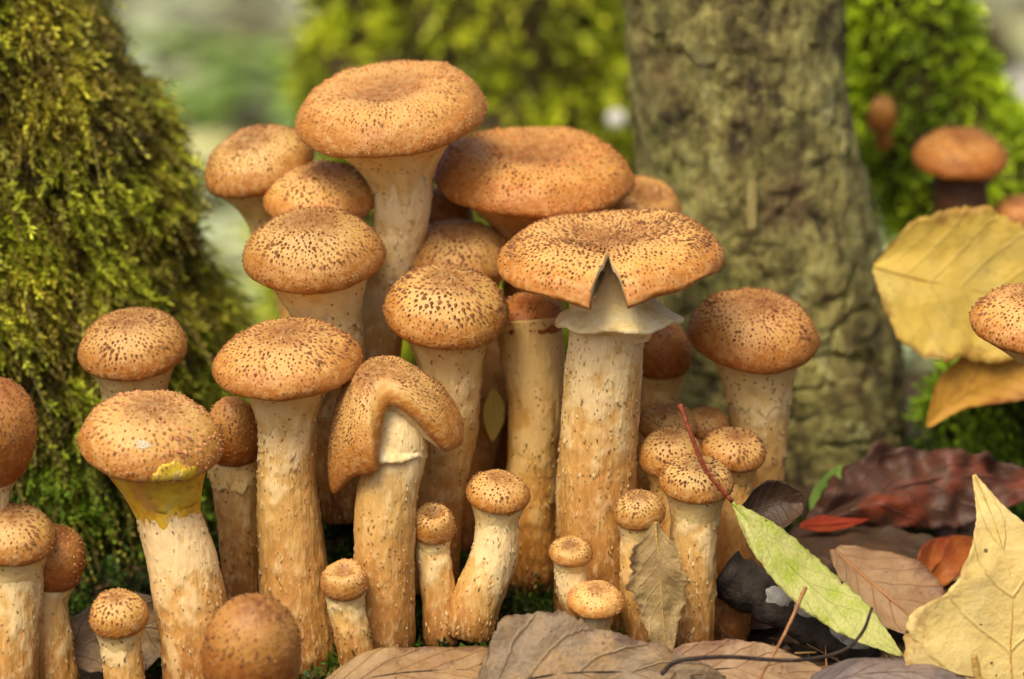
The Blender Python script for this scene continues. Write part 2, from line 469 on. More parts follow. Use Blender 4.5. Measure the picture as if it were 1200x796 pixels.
# ------------------------------------------------------------------ moss (stuff): many tiny leafy shoots
def moss_geo(P, Nn, L, K=9, droop=0.5, lw=0.26, ll=0.30, colA=(0.03, 0.05, 0.006), colB=(0.22, 0.27, 0.02), bright=None, seed=0, spread=0.7, down=0.35, brown=0.25):
    """P base points (n,3), Nn outward normals, L lengths (n)"""
    r = np.random.default_rng(seed)
    n = len(P)
    D = Nn + r.normal(0, spread, (n, 3))*0.7
    D[:, 2] -= down*r.random(n)
    D /= np.linalg.norm(D, axis=1)[:, None]+1e-9
    side = np.cross(D, r.normal(0, 1, (n, 3))); side /= np.linalg.norm(side, axis=1)[:, None]+1e-9
    nor = np.cross(D, side)
    if bright is None: bright = r.random(n)
    brm = (r.random(n) < brown)
    A = np.array(colA); B = np.array(colB); BR = np.array((0.13, 0.075, 0.02))
    base = A+(B-A)*bright[:, None]
    base = np.where(brm[:, None], base*0.35+BR*(0.4+0.8*bright[:, None]), base)
    Vs, Fs, Cs = [], [], []
    off = 0
    g = np.array((0, 0, -1.0))
    def axis(s):
        return P + D*(L*s)[:, None] + g*(droop*L*s*s)[:, None]
    # leaves
    for k in range(K):
        s = np.full(n, 0.12+0.88*(k+0.5)/K)
        a = axis(s)
        sg = 1 if k % 2 else -1
        ang = r.normal(0, 0.6, n)
        sd = side*(np.cos(ang)*sg)[:, None]+nor*np.sin(ang)[:, None]
        fwd = D + g*(droop*1.2*s)[:, None]
        dr = sd*0.8+fwd*0.75+r.normal(0, 0.18, (n, 3))
        if k == K-1: dr = fwd
        dr /= np.linalg.norm(dr, axis=1)[:, None]+1e-9
        le = L*ll*(1.15-0.5*s)*(0.7+0.6*r.random(n))
        wv = np.cross(dr, nor+r.normal(0, 0.5, (n, 3))); wv /= np.linalg.norm(wv, axis=1)[:, None]+1e-9
        wd = le*lw
        b0 = a; b1 = a+dr*(le*0.45)[:, None]+wv*wd[:, None]; b2 = a+dr*le[:, None]; b3 = a+dr*(le*0.45)[:, None]-wv*wd[:, None]
        Vs.append(np.stack([b0, b1, b2, b3], 1).reshape(-1, 3))
        idx = off+np.arange(n)*4
        Fs.append(np.stack([idx, idx+1, idx+2, idx+3], 1))
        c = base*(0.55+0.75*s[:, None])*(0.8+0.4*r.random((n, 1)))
        Cs.append(np.repeat(c, 4, axis=0))
        off += n*4
    # stalk ribbon
    for (s0, s1) in ((0, 0.5), (0.5, 1.0)):
        a = axis(np.full(n, s0)); b = axis(np.full(n, s1)); wv = side*(L*0.022)[:, None]
        Vs.append(np.stack([a-wv, a+wv, b+wv*0.7, b-wv*0.7], 1).reshape(-1, 3))
        idx = off+np.arange(n)*4
        Fs.append(np.stack([idx, idx+1, idx+2, idx+3], 1))
        c = base*0.5+np.array((0.05, 0.028, 0.008))*0.6
        Cs.append(np.repeat(c, 4, axis=0))
        off += n*4
    return np.vstack(Vs), np.vstack(Fs).astype(np.int32), np.clip(np.vstack(Cs), 0, 1)

def surf_samples(V, F, n, seed, accept=None):
    """random points + normals on a mesh made of quads, weighted by area"""
    V = np.asarray([tuple(v) for v in V]); Q = np.asarray([f for f in F if len(f) == 4])
    a, b, c, d = V[Q[:, 0]], V[Q[:, 1]], V[Q[:, 2]], V[Q[:, 3]]
    nr = np.cross(c-a, d-b); ar = np.linalg.norm(nr, axis=1)+1e-12
    nr /= ar[:, None]
    wgt = ar.copy()
    if accept is not None:
        wgt *= accept((a+b+c+d)/4, nr)
    r = np.random.default_rng(seed)
    k = r.choice(len(Q), n, p=wgt/wgt.sum())
    u, v = r.random((n, 1)), r.random((n, 1))
    P = a[k]*(1-u)*(1-v)+b[k]*u*(1-v)+c[k]*u*v+d[k]*(1-u)*v
    return P, nr[k]

def fbm_pts(P, f, o=0.0):
    return np.array([noise.noise(Vector((p[0]*f+o, p[1]*f, p[2]*f))) for p in P])

# ------------------------------------------------------------------ mossy stump on the left
def lathe_trunk(axis_pts, radii, ns, nz, disp, ysq=1.0, flare=None, twist=0.0):
    """world trunk: axis points, radii by height"""
    ax = spline(axis_pts, nz)
    rr = np.interp(np.linspace(0, 1, nz), np.linspace(0, 1, len(radii)), radii)
    V = []
    for i in range(nz):
        for j in range(ns):
            th = 2*math.pi*j/ns
            dirv = Vector((math.cos(th), math.sin(th)*ysq, 0))
            p = ax[i]+dirv*rr[i]
            V.append(p+dirv*disp(p, th, i/(nz-1)))
    return V, gridfaces(nz, ns)

def build_left_stump():
    base = at(-190, 700, 11); base.z = ground_z(base.x, base.y)-1
    zs = [base.z, 2.0, 6.0, 10.0, 15.0, 21.0, 28.0]
    # photo silhouette of the right flank, pixel x at given heights
    sil = [(318, 690), (312, 600), (302, 470), (278, 385), (222, 215), (128, 5), (70, -220)]
    rad = []; axp = []
    for (px, py), z in zip(sil, zs):
        p = at(px, py, 11)
        axp.append(Vector((base.x, 11, z)))
        rad.append(p.x-base.x-1.0)
    # heights for the silhouette points themselves
    zz = [at(px, py, 11).z for px, py in sil]; zz[0] = base.z
    axp = [Vector((base.x, 11, z)) for z in zz]
    axpts = spline(axp, 70)
    rr = [interp(zz, rad, p.z) for p in axpts]
    V = []; ns = 110
    for i, p in enumerate(axpts):
        for j in range(ns):
            th = 2*math.pi*j/ns
            d = Vector((math.cos(th), math.sin(th)*0.62, 0))
            q = p+d*rr[i]
            dd = 1.1*N3(q, 0.16, (3, 1, 7))+0.75*N3(q, 0.5, (1, 5, 2))+0.5*N3(q, 1.3)+0.2*N3(q, 2.6)
            V.append(q+d.normalized()*dd)
    F = gridfaces(70, ns)
    root = empty('mossy_stump', base, 'thick tree stump leaning at the left, wholly wrapped in shaggy green and brown moss', 'stump')
    mesh('trunk', V, F+[tuple(69*ns+j for j in range(ns))], M['darkwood'], root, base)
    def acc(c, nr):
        vis = (c[:, 1] < 14)*(c[:, 0] > -19)*1.0
        return vis
    P, Nn = surf_samples(V, F, 21000, 5, acc)
    patch = fbm_pts(P, 0.55)*0.9+fbm_pts(P, 1.7, 5)*0.55
    br = np.clip(0.30+patch*0.95+RNG.normal(0, 0.13, len(P)), 0.0, 1.0)
    L = 0.5+0.7*RNG.random(len(P))+0.8*np.clip(patch, 0, 1)
    # moss colour turns darker and greener towards the bottom of the stump, olive above
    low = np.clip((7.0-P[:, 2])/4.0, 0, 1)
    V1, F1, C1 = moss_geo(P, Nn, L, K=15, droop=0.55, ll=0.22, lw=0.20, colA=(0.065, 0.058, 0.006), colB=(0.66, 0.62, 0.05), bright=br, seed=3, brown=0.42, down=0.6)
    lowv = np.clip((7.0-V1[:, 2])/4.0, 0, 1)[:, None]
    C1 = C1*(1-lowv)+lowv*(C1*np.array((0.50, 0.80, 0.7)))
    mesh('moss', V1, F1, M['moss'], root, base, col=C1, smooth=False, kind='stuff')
    # bright fresh feathery tufts
    Pc, Nc = surf_samples(V, F, 95, 17, acc)
    rr_ = np.random.default_rng(18)
    m_ = 42
    P = np.repeat(Pc, m_, 0)+rr_.normal(0, 0.34, (95*m_, 3)); Nn = np.repeat(Nc, m_, 0)*1.2+np.array((0, -0.2, 0.25))
    V3, F3, C3 = moss_geo(P, Nn, 0.7+0.8*rr_.random(len(P)), K=16, droop=0.45, ll=0.20, lw=0.20, colA=(0.20, 0.24, 0.012), colB=(0.66, 0.72, 0.05), seed=19, brown=0.08, down=0.3, spread=0.8)
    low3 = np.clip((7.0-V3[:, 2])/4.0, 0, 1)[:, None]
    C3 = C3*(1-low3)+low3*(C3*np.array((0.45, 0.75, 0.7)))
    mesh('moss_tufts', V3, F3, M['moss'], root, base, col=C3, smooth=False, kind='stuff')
    # longer hanging strands
    P, Nn = surf_samples(V, F, 900, 9, acc)
    V2, F2, C2 = moss_geo(P, Nn, 1.2+1.4*RNG.random(len(P)), K=18, droop=0.9, ll=0.13, lw=0.3, colA=(0.10, 0.085, 0.015), colB=(0.42, 0.40, 0.05),
                          seed=4, brown=0.3, down=0.9, spread=0.9)
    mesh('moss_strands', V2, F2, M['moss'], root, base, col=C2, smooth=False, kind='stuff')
build_left_stump()

# ------------------------------------------------------------------ bark trunk behind the mushrooms
def build_trunk():
    Yt = 13.0
    left = [(722, -260), (728, 0), (752, 200), (785, 380), (800, 520), (790, 620)]
    right = [(960, -260), (985, 0), (1018, 250), (1052, 440), (1062, 530), (1085, 620)]
    axp, rad = [], []
    for (a, b), (c, d) in zip(left, right):
        y = (b+d)/2
        p = at(a, y, Yt); q = at(c, y, Yt)
        axp.append((p+q)/2); rad.append((q.x-p.x)/2)
    axp.reverse(); rad.reverse()
    base = axp[0].copy(); base.z = ground_z(base.x, base.y)-0.3
    axp[0] = base.copy()
    def disp(p, th, t):
        q = (p.x*0.55, p.y*0.55, p.z*0.38)
        big = 0.22*N3(q, 0.6)
        # plates: ridged noise, cracks cut in
        w1 = N3((p.x, p.y, p.z*0.42), 1.25, (4, 2, 1))
        w2 = N3((p.x, p.y, p.z*0.9), 0.9, (8, 2, 6))
        w1 = N3((p.x, p.y, p.z*0.35), 0.8, (4, 2, 1)); w2 = N3((p.x*0.45, p.y*0.45, p.z), 0.75, (8, 2, 6))
        wr_ = 0.15*N3(p, 2.0, (3, 3, 3))
        crack = -0.13*max(0, 1-abs(w1+wr_)*14.0) - 0.19*max(0, 1-abs(w2+wr_)*12.0)*(1 if N3(p, 0.5, (2, 2, 2)) > -0.1 else 0.2)
        fine = 0.03*N3(p, 3.0)+0.035*N3((p.x, p.y, p.z*0.5), 5.5)+0.02*N3(p, 9.0)
        step = 0.055*math.tanh(20*(N3((p.x*0.6, p.y*0.6, p.z), 0.7, (1, 9, 3))+wr_))+0.02*math.tanh(12*(N3((p.x, p.y, p.z*0.7), 1.3, (5, 9, 3))))
        fl = 0.0
        if t < 0.22: fl = (0.22-t)*3.0*(0.5+0.8*math.sin(th*3+0.6)); step *= t/0.22; crack *= t/0.22
        return big+crack+fine+step+fl
    V, F = lathe_trunk(axp, rad, 200, 230, disp)
    root = empty('tree_trunk', base, 'tree trunk with cracked olive grey bark rising behind the mushroom cluster', 'tree')
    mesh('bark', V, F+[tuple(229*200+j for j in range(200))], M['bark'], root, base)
    # loose bark flakes standing off the surface
    Vv = [Vector(v) for v in V]
    r = random.Random(4)
    spots = [(822, 215, 14, 60), (880, 235, 12, 75), (845, 130, 40, 24), (905, 60, 46, 22), (935, 165, 40, 26), (790, 100, 40, 20), (770, 30, 30, 30),
             (875, 20, 36, 18), (960, 40, 26, 34), (825, 60, 34, 26), (900, 120, 34, 22), (950, 240, 36, 26), (980, 330, 34, 30), (920, 300, 44, 24),
             (860, 300, 26, 40), (990, 400, 30, 34), (930, 370, 38, 26), (1010, 300, 20, 40), (890, 175, 30, 30), (965, 110, 22, 30), (1000, 460, 36, 26),
             (940, 440, 34, 28), (800, 160, 26, 34), (915, 215, 30, 22), (975, 200, 24, 24), (850, 30, 22, 22), (1030, 490, 26, 30), (960, 500, 34, 22)]
    inv = np.asarray([tuple(v) for v in V])
    fr = inv[:, 1] < Yt+1
    scr = np.empty((len(inv), 2))
    rel = inv-np.array(tuple(CAM)); dep = rel@np.array(tuple(FWD))
    scr[:, 0] = 600+rel[:, 0]/dep*FPX; scr[:, 1] = 398-(rel@np.array(tuple(UPV)))/dep*FPX
    for (px, py, wpx, hpx) in spots:
        d = (scr[:, 0]-px)**2+(scr[:, 1]-py)**2+np.where(fr, 0, 1e9)
        k = int(np.argmin(d)); c = Vector(inv[k])
        ax_here = Vector((interp([p.z for p in axp], [p.x for p in axp], c.z), Yt, c.z))
        nrm = (c-ax_here); nrm.z = 0; nrm.normalize()
        sx = Vector((0, 0, 1)).cross(nrm).normalized()
        up = Vector((0, 0, 1))
        cm = cmpx(c)
        hw, hh = wpx*cm/2, hpx*cm/2
        pts = []
        m = 9
        for a in range(m):
            th = 2*math.pi*a/m+r.uniform(-.2, .2)
            rr = r.uniform(0.8, 1.15)*(1+0.35*abs(math.sin(2*th)))
            pts.append((math.cos(th)*hw*rr, math.sin(th)*hh*rr))
        tilt = r.uniform(0.05, 0.3)
        VV = []
        for lay in (0, 1):
            for (x, z) in pts:
                sh = 1.0 if lay == 0 else 0.82
                lift = -0.10 + lay*0.14 + tilt*(-z if hh > hw else z)*0.35
                VV.append(c+sx*x*sh+up*z*sh+nrm*(lift-0.5*x*x/3.9))
        ctr = c+nrm*0.06
        VV.append(ctr)
        FF = [(a, (a+1) % m, m+(a+1) % m, m+a) for a in range(m)]
        FF += [(m+a, m+(a+1) % m, 2*m) for a in range(m)]
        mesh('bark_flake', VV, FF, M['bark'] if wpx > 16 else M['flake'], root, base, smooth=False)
    # thin film of moss in the cracks
    def acc(cc, nr): return (cc[:, 1] < Yt+2)*(cc[:, 2] < 26)*1.0
    P, Nn = surf_samples(V, F, 2600, 15, acc)
    pa = fbm_pts(P, 0.5, 3)
    keep = pa > 0.12
    P, Nn = P[keep], Nn[keep]
    V1, F1, C1 = moss_geo(P, Nn, 0.16+0.22*RNG.random(len(P)), K=6, droop=0.3, colA=(0.06, 0.07, 0.012), colB=(0.25, 0.25, 0.04), seed=8, brown=0.1)
    mesh('moss', V1, F1, M['moss'], root, base, col=C1, smooth=False, kind='stuff')
build_trunk()

# ------------------------------------------------------------------ blurred mossy mounds and things far behind
def mossy_mound(name, label, cat, pts, radii, n, L, seed, colA, colB, ys=0.8, vis=None, K=8):
    """mossy log / root / stump: a tube through points with moss all over"""
    pts = spline(pts, 26); rr = np.interp(np.linspace(0, 1, 26), np.linspace(0, 1, len(radii)), radii)
    V, F = tube_geo(pts, rr, 28, False)
    V = [v+Vector((0.9*N3(v, 0.22, (seed, 0, 0))*rr[i//28]*0.5, 0, 0.9*N3(v, 0.25, (0, seed, 0))*rr[i//28]*0.5)) for i, v in enumerate(V)]
    base = pts[0].copy()
    low = min(pts, key=lambda p: p.z); base = low.copy()
    root = empty(name, base, label, cat)
    mesh('wood', V, F, M['darkwood'], root, base)
    P, Nn = surf_samples(V, F, n, seed)
    ctr = np.array([tuple(p) for p in pts])
    # outward normals
    k = np.argmin(((P[:, None, :]-ctr[None])**2).sum(2), axis=1)
    s = np.sign(((P-ctr[k])*Nn).sum(1)); Nn = Nn*s[:, None]
    pa = fbm_pts(P, 0.35, seed)+0.5*fbm_pts(P, 1.0, seed+3)
    br = np.clip(0.45+pa*1.1+RNG.normal(0, 0.15, len(P)), 0, 1)
    V1, F1, C1 = moss_geo(P, Nn, L*(0.6+0.8*RNG.random(len(P))), K=K, droop=0.3, colA=colA, colB=colB, bright=br, seed=seed, brown=0.06, down=0.2, lw=0.32)
    mesh('moss', V1, F1, M['moss'], root, base, col=C1, smooth=False, kind='stuff')
    return root

lime = (0.60, 0.80, 0.02)
g0 = at(560, 330, 46)
mossy_mound('mossy_stump', 'blurred stump cushioned in yellow green moss, far behind the tallest mushroom caps', 'stump',
            [(g0.x-0.5, 46, -1), (g0.x+0.3, 46, 8), (g0.x, 47, 18), (g0.x-1, 47, 27)], [9.0, 7.2, 5.6, 4.6], 5200, 1.5, 21, (0.16, 0.21, 0.01), (0.70, 0.78, 0.03))
g1 = at(690, 330, 58)
mossy_mound('mossy_stump', 'blurred dark mossy stump between the yellow green stump and the bark trunk', 'stump',
            [(g1.x+1, 60, -1), (g1.x+0.8, 60, 10), (g1.x+0.5, 61, 28)], [7.5, 6.0, 5.0], 3600, 1.6, 23, (0.06, 0.12, 0.01), (0.45, 0.65, 0.03))
r0 = at(990, -60, 26); r1 = at(1060, 110, 25); r2 = at(1130, 210, 24); r3 = at(1260, 330, 22)
mossy_mound('mossy_root', 'bright lime moss covered root sloping down to the right behind the bark trunk', 'root',
            [at(930, -160, 28), r0, r1, r2, r3], [3.2, 3.0, 3.0, 3.0, 2.6], 5200, 0.95, 25, (0.15, 0.24, 0.01), lime)

q0 = at(1115, 505, 11); q1 = at(1165, 470, 11.5); q2 = at(1250, 480, 12)
mossy_mound('mossy_root', 'low bright green mossy root under the amber leaf', 'root', [q0, q1, q2], [0.8, 1.5, 1.3], 1500, 0.8, 27, (0.05, 0.10, 0.006), (0.34, 0.55, 0.02))
# dark lump added in a dark gap, pale stone, far upper right
def lump(name, label, cat, c, rx, ry, rz, mat, seed, n=0.25):
    V = []; nu, nv = 22, 32
    for i in range(nu):
        ph = math.pi*i/(nu-1)-math.pi/2
        for j in range(nv):
            th = 2*math.pi*j/nv
            d = Vector((math.cos(ph)*math.cos(th), math.cos(ph)*math.sin(th), math.sin(ph)))
            k = 1+n*N3(d, 1.4, (seed, 0, 0))+n*0.4*N3(d, 3.5, (0, seed, 0))
            V.append(Vector((c[0]+d.x*rx*k, c[1]+d.y*ry*k, c[2]+d.z*rz*k)))
    base = Vector((c[0], c[1], c[2]-rz))
    return tag(mesh(name, V, gridfaces(nu, nv), mat, None, base), label, cat)
def ground_hit(px, py, zoff=0.0):
    d = FWD*FPX + Vector((1, 0, 0))*(px-600) + UPV*(398-py)
    t = (-0.3-CAM.z)/d.z
    return CAM+d*t
p = at(1115, 40, 150); lump('dark_lump', 'dark brown lump, a blur beyond the lime mossy root', 'stump', (p.x, 150, p.z/2-1), 5.5, 5, p.z/2+4, M['darkwood'], 2)
p = at(1205, 110, 110); lump('stone', 'pale grey rounded stone standing at the edge beyond the lime mossy root', 'stone', (p.x, 110, p.z*0.55), 3.0, 3.0, p.z*0.62, M['stone'], 6, 0.15)
p = at(722, 140, 40); lump('pebble', 'small white pebble caught in the moss beside the bark trunk', 'pebble', (p.x, 40, p.z), 0.42, 0.4, 0.42, M['white'], 3, 0.2)

# ------------------------------------------------------------------ mushrooms
PROF = {   # (u, r, z/c or absolute below 0) ; z>0 is scaled by the dome height
 'convex': [(0, 0.0, 1.0), (0.15, 0.24, 0.975), (0.3, 0.46, 0.89), (0.45, 0.66, 0.74), (0.6, 0.83, 0.52), (0.74, 0.945, 0.26), (0.84, 0.995, 0.02), (0.92, 0.985, -0.16), (1.0, 0.91, -0.26)],
 'flat':   [(0, 0.0, 0.74), (0.15, 0.22, 0.80), (0.3, 0.45, 0.93), (0.45, 0.66, 0.92), (0.6, 0.83, 0.70), (0.74, 0.945, 0.37), (0.84, 0.995, 0.05), (0.92, 0.98, -0.15), (1.0, 0.90, -0.25)],
 'ball':   [(0, 0.0, 1.0), (0.15, 0.28, 0.96), (0.3, 0.53, 0.85), (0.45, 0.74, 0.66), (0.6, 0.90, 0.40), (0.74, 0.985, 0.10), (0.84, 1.0, -0.18), (0.92, 0.96, -0.42), (1.0, 0.84, -0.58)],
}
UU = [p[0] for p in PROF['convex']]

def smooth_prof(kind, n=120):
    P = spline([Vector((r, z, u)) for (u, r, z) in PROF[kind]], n)
    us = [p.z for p in P]; return us, [max(0, p.x) for p in P], [p.y for p in P]
PR = {k: smooth_prof(k) for k in PROF}

def mushroom(label, cap, Y, base, tilt=(10, 0), prof='convex', r_top=None, r_base=None, r_mid=None, mid=None, tint=(1, 1, 1), stint=(1, 1, 1),
             veil=None, notch=None, arch=0.0, nscale=1.0, scol=(0.19, 0.085, 0.03), vy=False, gills=True, top_tan=None, ring=None, whit=0.5, seed=0, group='honey brown mushrooms of the cluster', veil_h=0.55, veil_r=0.9, fwd=None, torn=1.0, ring_in=0.5, wavy=0.0):
    cx, cy, wpx, hpx = cap
    C = at(cx, cy, Y); k = cmpx(C)
    a = wpx*k/2
    H = hpx*k/2
    if fwd is None:
        e = math.asin(min(0.60 if prof == 'flat' else 0.55, (0.85 if prof == 'flat' else 0.78)*H/a))     # lens shaped caps seen a little from above
        tilt = (math.degrees(e-PITCH), tilt[1])
    else:
        e = PITCH+math.radians(fwd); tilt = (fwd, tilt[1])
    c_eff = math.sqrt(max(H*H-(a*math.sin(e))**2, (0.2*a)**2))/math.cos(e)
    us, rs, zs = PR[prof]
    zlo = min(zs)
    c = 2*c_eff/(1-zlo)                       # dome height so that top..bottom spans 2*c_eff
    zmid = c*(1+zlo)/2
    if prof != 'ball' and not arch:
        # rim circle spans the lower part of the outline, the dome rises above it
        kk_ = a*math.sin(e)/H
        T = max(0.55, 2-kk_-0.10)
        c = H*math.sqrt(max(T*T-kk_*kk_, 0.16))/math.cos(e)
        zmid = -0.05*c-H*(kk_+0.10-1)/math.cos(e)
    tx, ty = math.radians(tilt[0]), math.radians(tilt[1])
    R = Matrix.Rotation(ty, 3, 'Y') @ Matrix.Rotation(tx, 3, 'X')
    bpos = at(*base) if len(base) == 3 else Vector(base[:3])
    rg = random.Random(seed*13+5); nscale *= rg.uniform(0.88, 1.15); sk = rg.uniform(0.8, 1.25); scol = tuple(x*sk for x in scol); so = (seed*3.7, seed*1.3, seed*2.1)

    def rmax(th):
        if not notch: return 1.0
        th0, hw, dep, pw = notch
        d = abs((th-th0+math.pi) % (2*math.pi)-math.pi)
        if torn == 0: return 1-dep*math.cos(math.pi/2*d/hw)**0.6 if d < hw else 1.0
        rag_ = 0.10*noise.noise(Vector((th*22, 3.3, 0)))+0.06*noise.noise(Vector((th*60, 1.3, 0)))
        return min(1.0, 1-dep*max(0.0, 1-(d/hw))**pw+rag_*min(1, 2*(1-d/hw))) if d < hw else 1.0

    def dome(rr):      # top height at normalised radius (upper side only)
        return interp(rs[:100], zs[:100], rr)

    def local(u, th):
        r = interp(us, rs, u); z = interp(us, zs, u)
        rm = rmax(th)
        pale = 0.0
        if rm < 1 and torn == 0:
            r *= rm; z += (1-rm)*1.5*u*u
        elif rm < 1 and (r > rm or u > 0.84):
            urm = interp(rs[:100], us[:100], rm)
            t = max(0.0, (u-urm)/(1-urm+1e-6))
            zt = dome(rm); z = zt-t*0.20*torn-0.1*t*(1-torn); r = rm-0.05*math.sin(t*3.1)*0
            pale = min(1, 2.5*t*(1-rm)/0.3)*torn
            r = min(rm, r)
        q = (math.cos(th)*r, math.sin(th)*r, z)
        lob = 1+0.035*N3((math.cos(th), math.sin(th), 0), 1.3, so)+0.015*N3((math.cos(th), math.sin(th), 0), 3.5, so)
        wav = 0.05*N3((math.cos(th)*r, math.sin(th)*r, 0), 1.6, so)*r
        p = Vector((q[0]*a*lob, q[1]*a*lob, z*c-zmid+wav*a))
        p.z += a*(0.022*N3(q, 3.0, so)+0.010*N3(q, 8.0, so))
        if notch and torn:
            dth = (th-notch[0]+math.pi) % (2*math.pi)-math.pi
            p.z -= 0.13*a*r*r*math.exp(-(dth/0.30)**2)
        if wavy: p.z += wavy*a*r**3*(math.sin(th*5+1)+0.3*math.sin(th*8))
        if arch: p.z -= arch*(1.0 if p.x < 0 else 0.45)*(p.x/a)**2*a
        return p, pale

    def world(p): return C+R @ p
    root = empty('mushroom', bpos, label, 'mushroom', group)
    # cap
    nth = (320 if torn else 144) if notch else 72; nu = 44
    V, UV, CO = [], [], []
    for i in range(nu):
        u = (i+0.02)/(nu-1)
        u = min(u, 1.0)
        for j in range(nth):
            th = 2*math.pi*j/nth
            p, pale = local(u, th)
            V.append(world(p)); UV.append((j/nth, u)); CO.append((pale, 0, 0))
    F = gridfaces(nu, nth); F.append(tuple(range(nth-1, -1, -1)))
    co = mesh('cap', V, F, M['cap'], root, bpos, uv=UV, col=CO)
    tv = rg.uniform(0.88, 1.06); tw_ = rg.uniform(-0.05, 0.05)
    co.color = (tint[0]*tv, tint[1]*(tv+tw_), tint[2]*(tv+tw_*1.5), 1)
    # scales: little brown tufts, leaning outwards
    sl, sw = 0.140*nscale, 0.066*nscale
    area = math.pi*a*a*1.5
    want = int(min(2600, area/(0.15*nscale)**2))
    pts = []; grid = {}
    cell = 0.122*nscale
    SV, SF, SC = [], [], []
    tries = 0
    while len(pts) < want and tries < want*7:
        tries += 1
        u = rg.random()**0.75*0.86
        if rg.random() > interp(us, rs, u)+0.05: continue
        if u > 0.62 and rg.random() < (u-0.62)*1.3: continue
        th = rg.random()*2*math.pi
        if notch and interp(us, rs, u) > rmax(th)-0.03: continue
        p, _ = local(u, th)
        kk = (int(p.x//cell), int(p.y//cell), int(p.z//cell))
        if any((p-q).length < cell*(0.6+0.4*min(1, u*3)) for dx in (-1, 0, 1) for dy in (-1, 0, 1) for dz in (-1, 0, 1) for q in grid.get((kk[0]+dx, kk[1]+dy, kk[2]+dz), ())): continue
        grid.setdefault(kk, []).append(p); pts.append(p)
        p2, _ = local(min(1, u+0.02), th)
        tan = (p2-p); 
        if tan.length < 1e-6: continue
        tan.normalize()
        p3, _ = local(u, th+0.03)
        sd = p3-p
        if sd.length < 1e-6: continue
        sd.normalize(); nn = tan.cross(sd)
        if nn.z < 0 and u < 0.6: nn = -nn
        elif u >= 0.6 and nn.dot(Vector((p.x, p.y, 0))) < 0: nn = -nn
        clump = N3((p.x, p.y, p.z), 1.1, so)
        ss = rg.uniform(0.55, 1.25)*(1.0+0.45*clump)*(0.65 if u > 0.66 else 1.0)*(0.8 if u < 0.2 else 1.0)
        jit = rg.uniform(-0.5, 0.5)
        tan2 = (tan+sd*jit).normalized(); sd2 = (sd-tan*jit).normalized()
        lift = rg.uniform(0.16, 0.50)
        b = p-nn*0.02
        L_, W_ = sl*ss, sw*ss*rg.uniform(0.7, 1.3)
        i0 = len(SV)
        for q in (b-tan2*L_*0.45, b+sd2*W_-tan2*L_*0.1, b+tan2*L_*0.5+nn*L_*lift*0.5, b-sd2*W_-tan2*L_*0.1, b+nn*(0.02+L_*lift), b+tan2*L_*0.62+nn*L_*(lift+0.1)):
            SV.append(world(q))
        SF += [(i0, i0+1, i0+4), (i0+1, i0+5, i0+4), (i0+3, i0+4, i0+5), (i0, i0+4, i0+3), (i0+1, i0+2, i0+5), (i0+2, i0+3, i0+5)]
        v = rg.uniform(0.95, 2.1)*(0.9 if u < 0.25 else 1.0)
        SC += [tuple(x*v for x in scol)]*6
    if SV:
        mesh('cap_scales', SV, SF, M['scale'], co, bpos, col=SC, smooth=False, kind='stuff')
    # gills under the cap
    ng = 46; nth2 = ng*4; V = []
    ring_r = [0.90, 0.80, 0.6, 0.42, 0.28]
    for i, rr0 in enumerate(ring_r):
        for j in range(nth2):
            th = 2*math.pi*j/nth2
            rr = min(rr0, rmax(th)*0.97)
            edge = (0, 0.5, 1, 0.5)[j % 4]
            zb = interp([0.28, 0.9], [-0.05, zlo+0.04], rr0)
            if rmax(th) < 1: zb = min(zb, dome(rmax(th))-0.25) if rr0 > rmax(th) else zb
            if i in (0,): edge *= 0.2
            if torn == 0: rr = rr0*rmax(th); zb += (1-rmax(th))*1.5*(rr0/0.9)**2
            p = Vector((math.cos(th)*rr*a, math.sin(th)*rr*a, zb*c-zmid-edge*0.07*a*(1 if 0 < i < 4 else 0.2)))
            if arch: p.z -= arch*(1.0 if p.x < 0 else 0.45)*(p.x/a)**2*a
            V.append(world(p))
    gf = gridfaces(len(ring_r), nth2)
    if notch and torn: gf = [f_ for f_ in gf if rmax(2*math.pi*(f_[0] % nth2)/nth2) > 0.97]
    mesh('gills', V, gf, M['gill'], root, bpos, smooth=False)
    # stem
    axis = (R @ Vector((0, 0, 1))).normalized()
    top = C+axis*(-zmid+(0.62*c if (notch and torn) else -0.02*c))
    rt = (r_top if r_top else wpx*0.25)*k; rb = (r_base if r_base else (r_top or wpx*0.25)*1.15)*cmpx(bpos)
    rm_ = (r_mid*k if r_mid else (rt*0.55+rb*0.45))
    down = (Vector((0, 0, -1))*0.75-axis*0.25).normalized()
    Ls = (top-bpos).length
    p1 = top+down*min(Ls*0.3, a*0.9)
    path = [bpos, p1, top] if mid is None else [bpos]+[at(*m_) for m_ in mid]+[top]
    if mid is None:
        m0 = bpos.lerp(p1, 0.5)+Vector((0.02*Ls*rg.uniform(-1, 1), 0, 0))
        path = [bpos, m0, p1, top]
    nz = max(50, int(Ls*13)); nsx = 72
    axp = spline(path, nz)
    V, UV, CO = [], [], []
    Rs = []
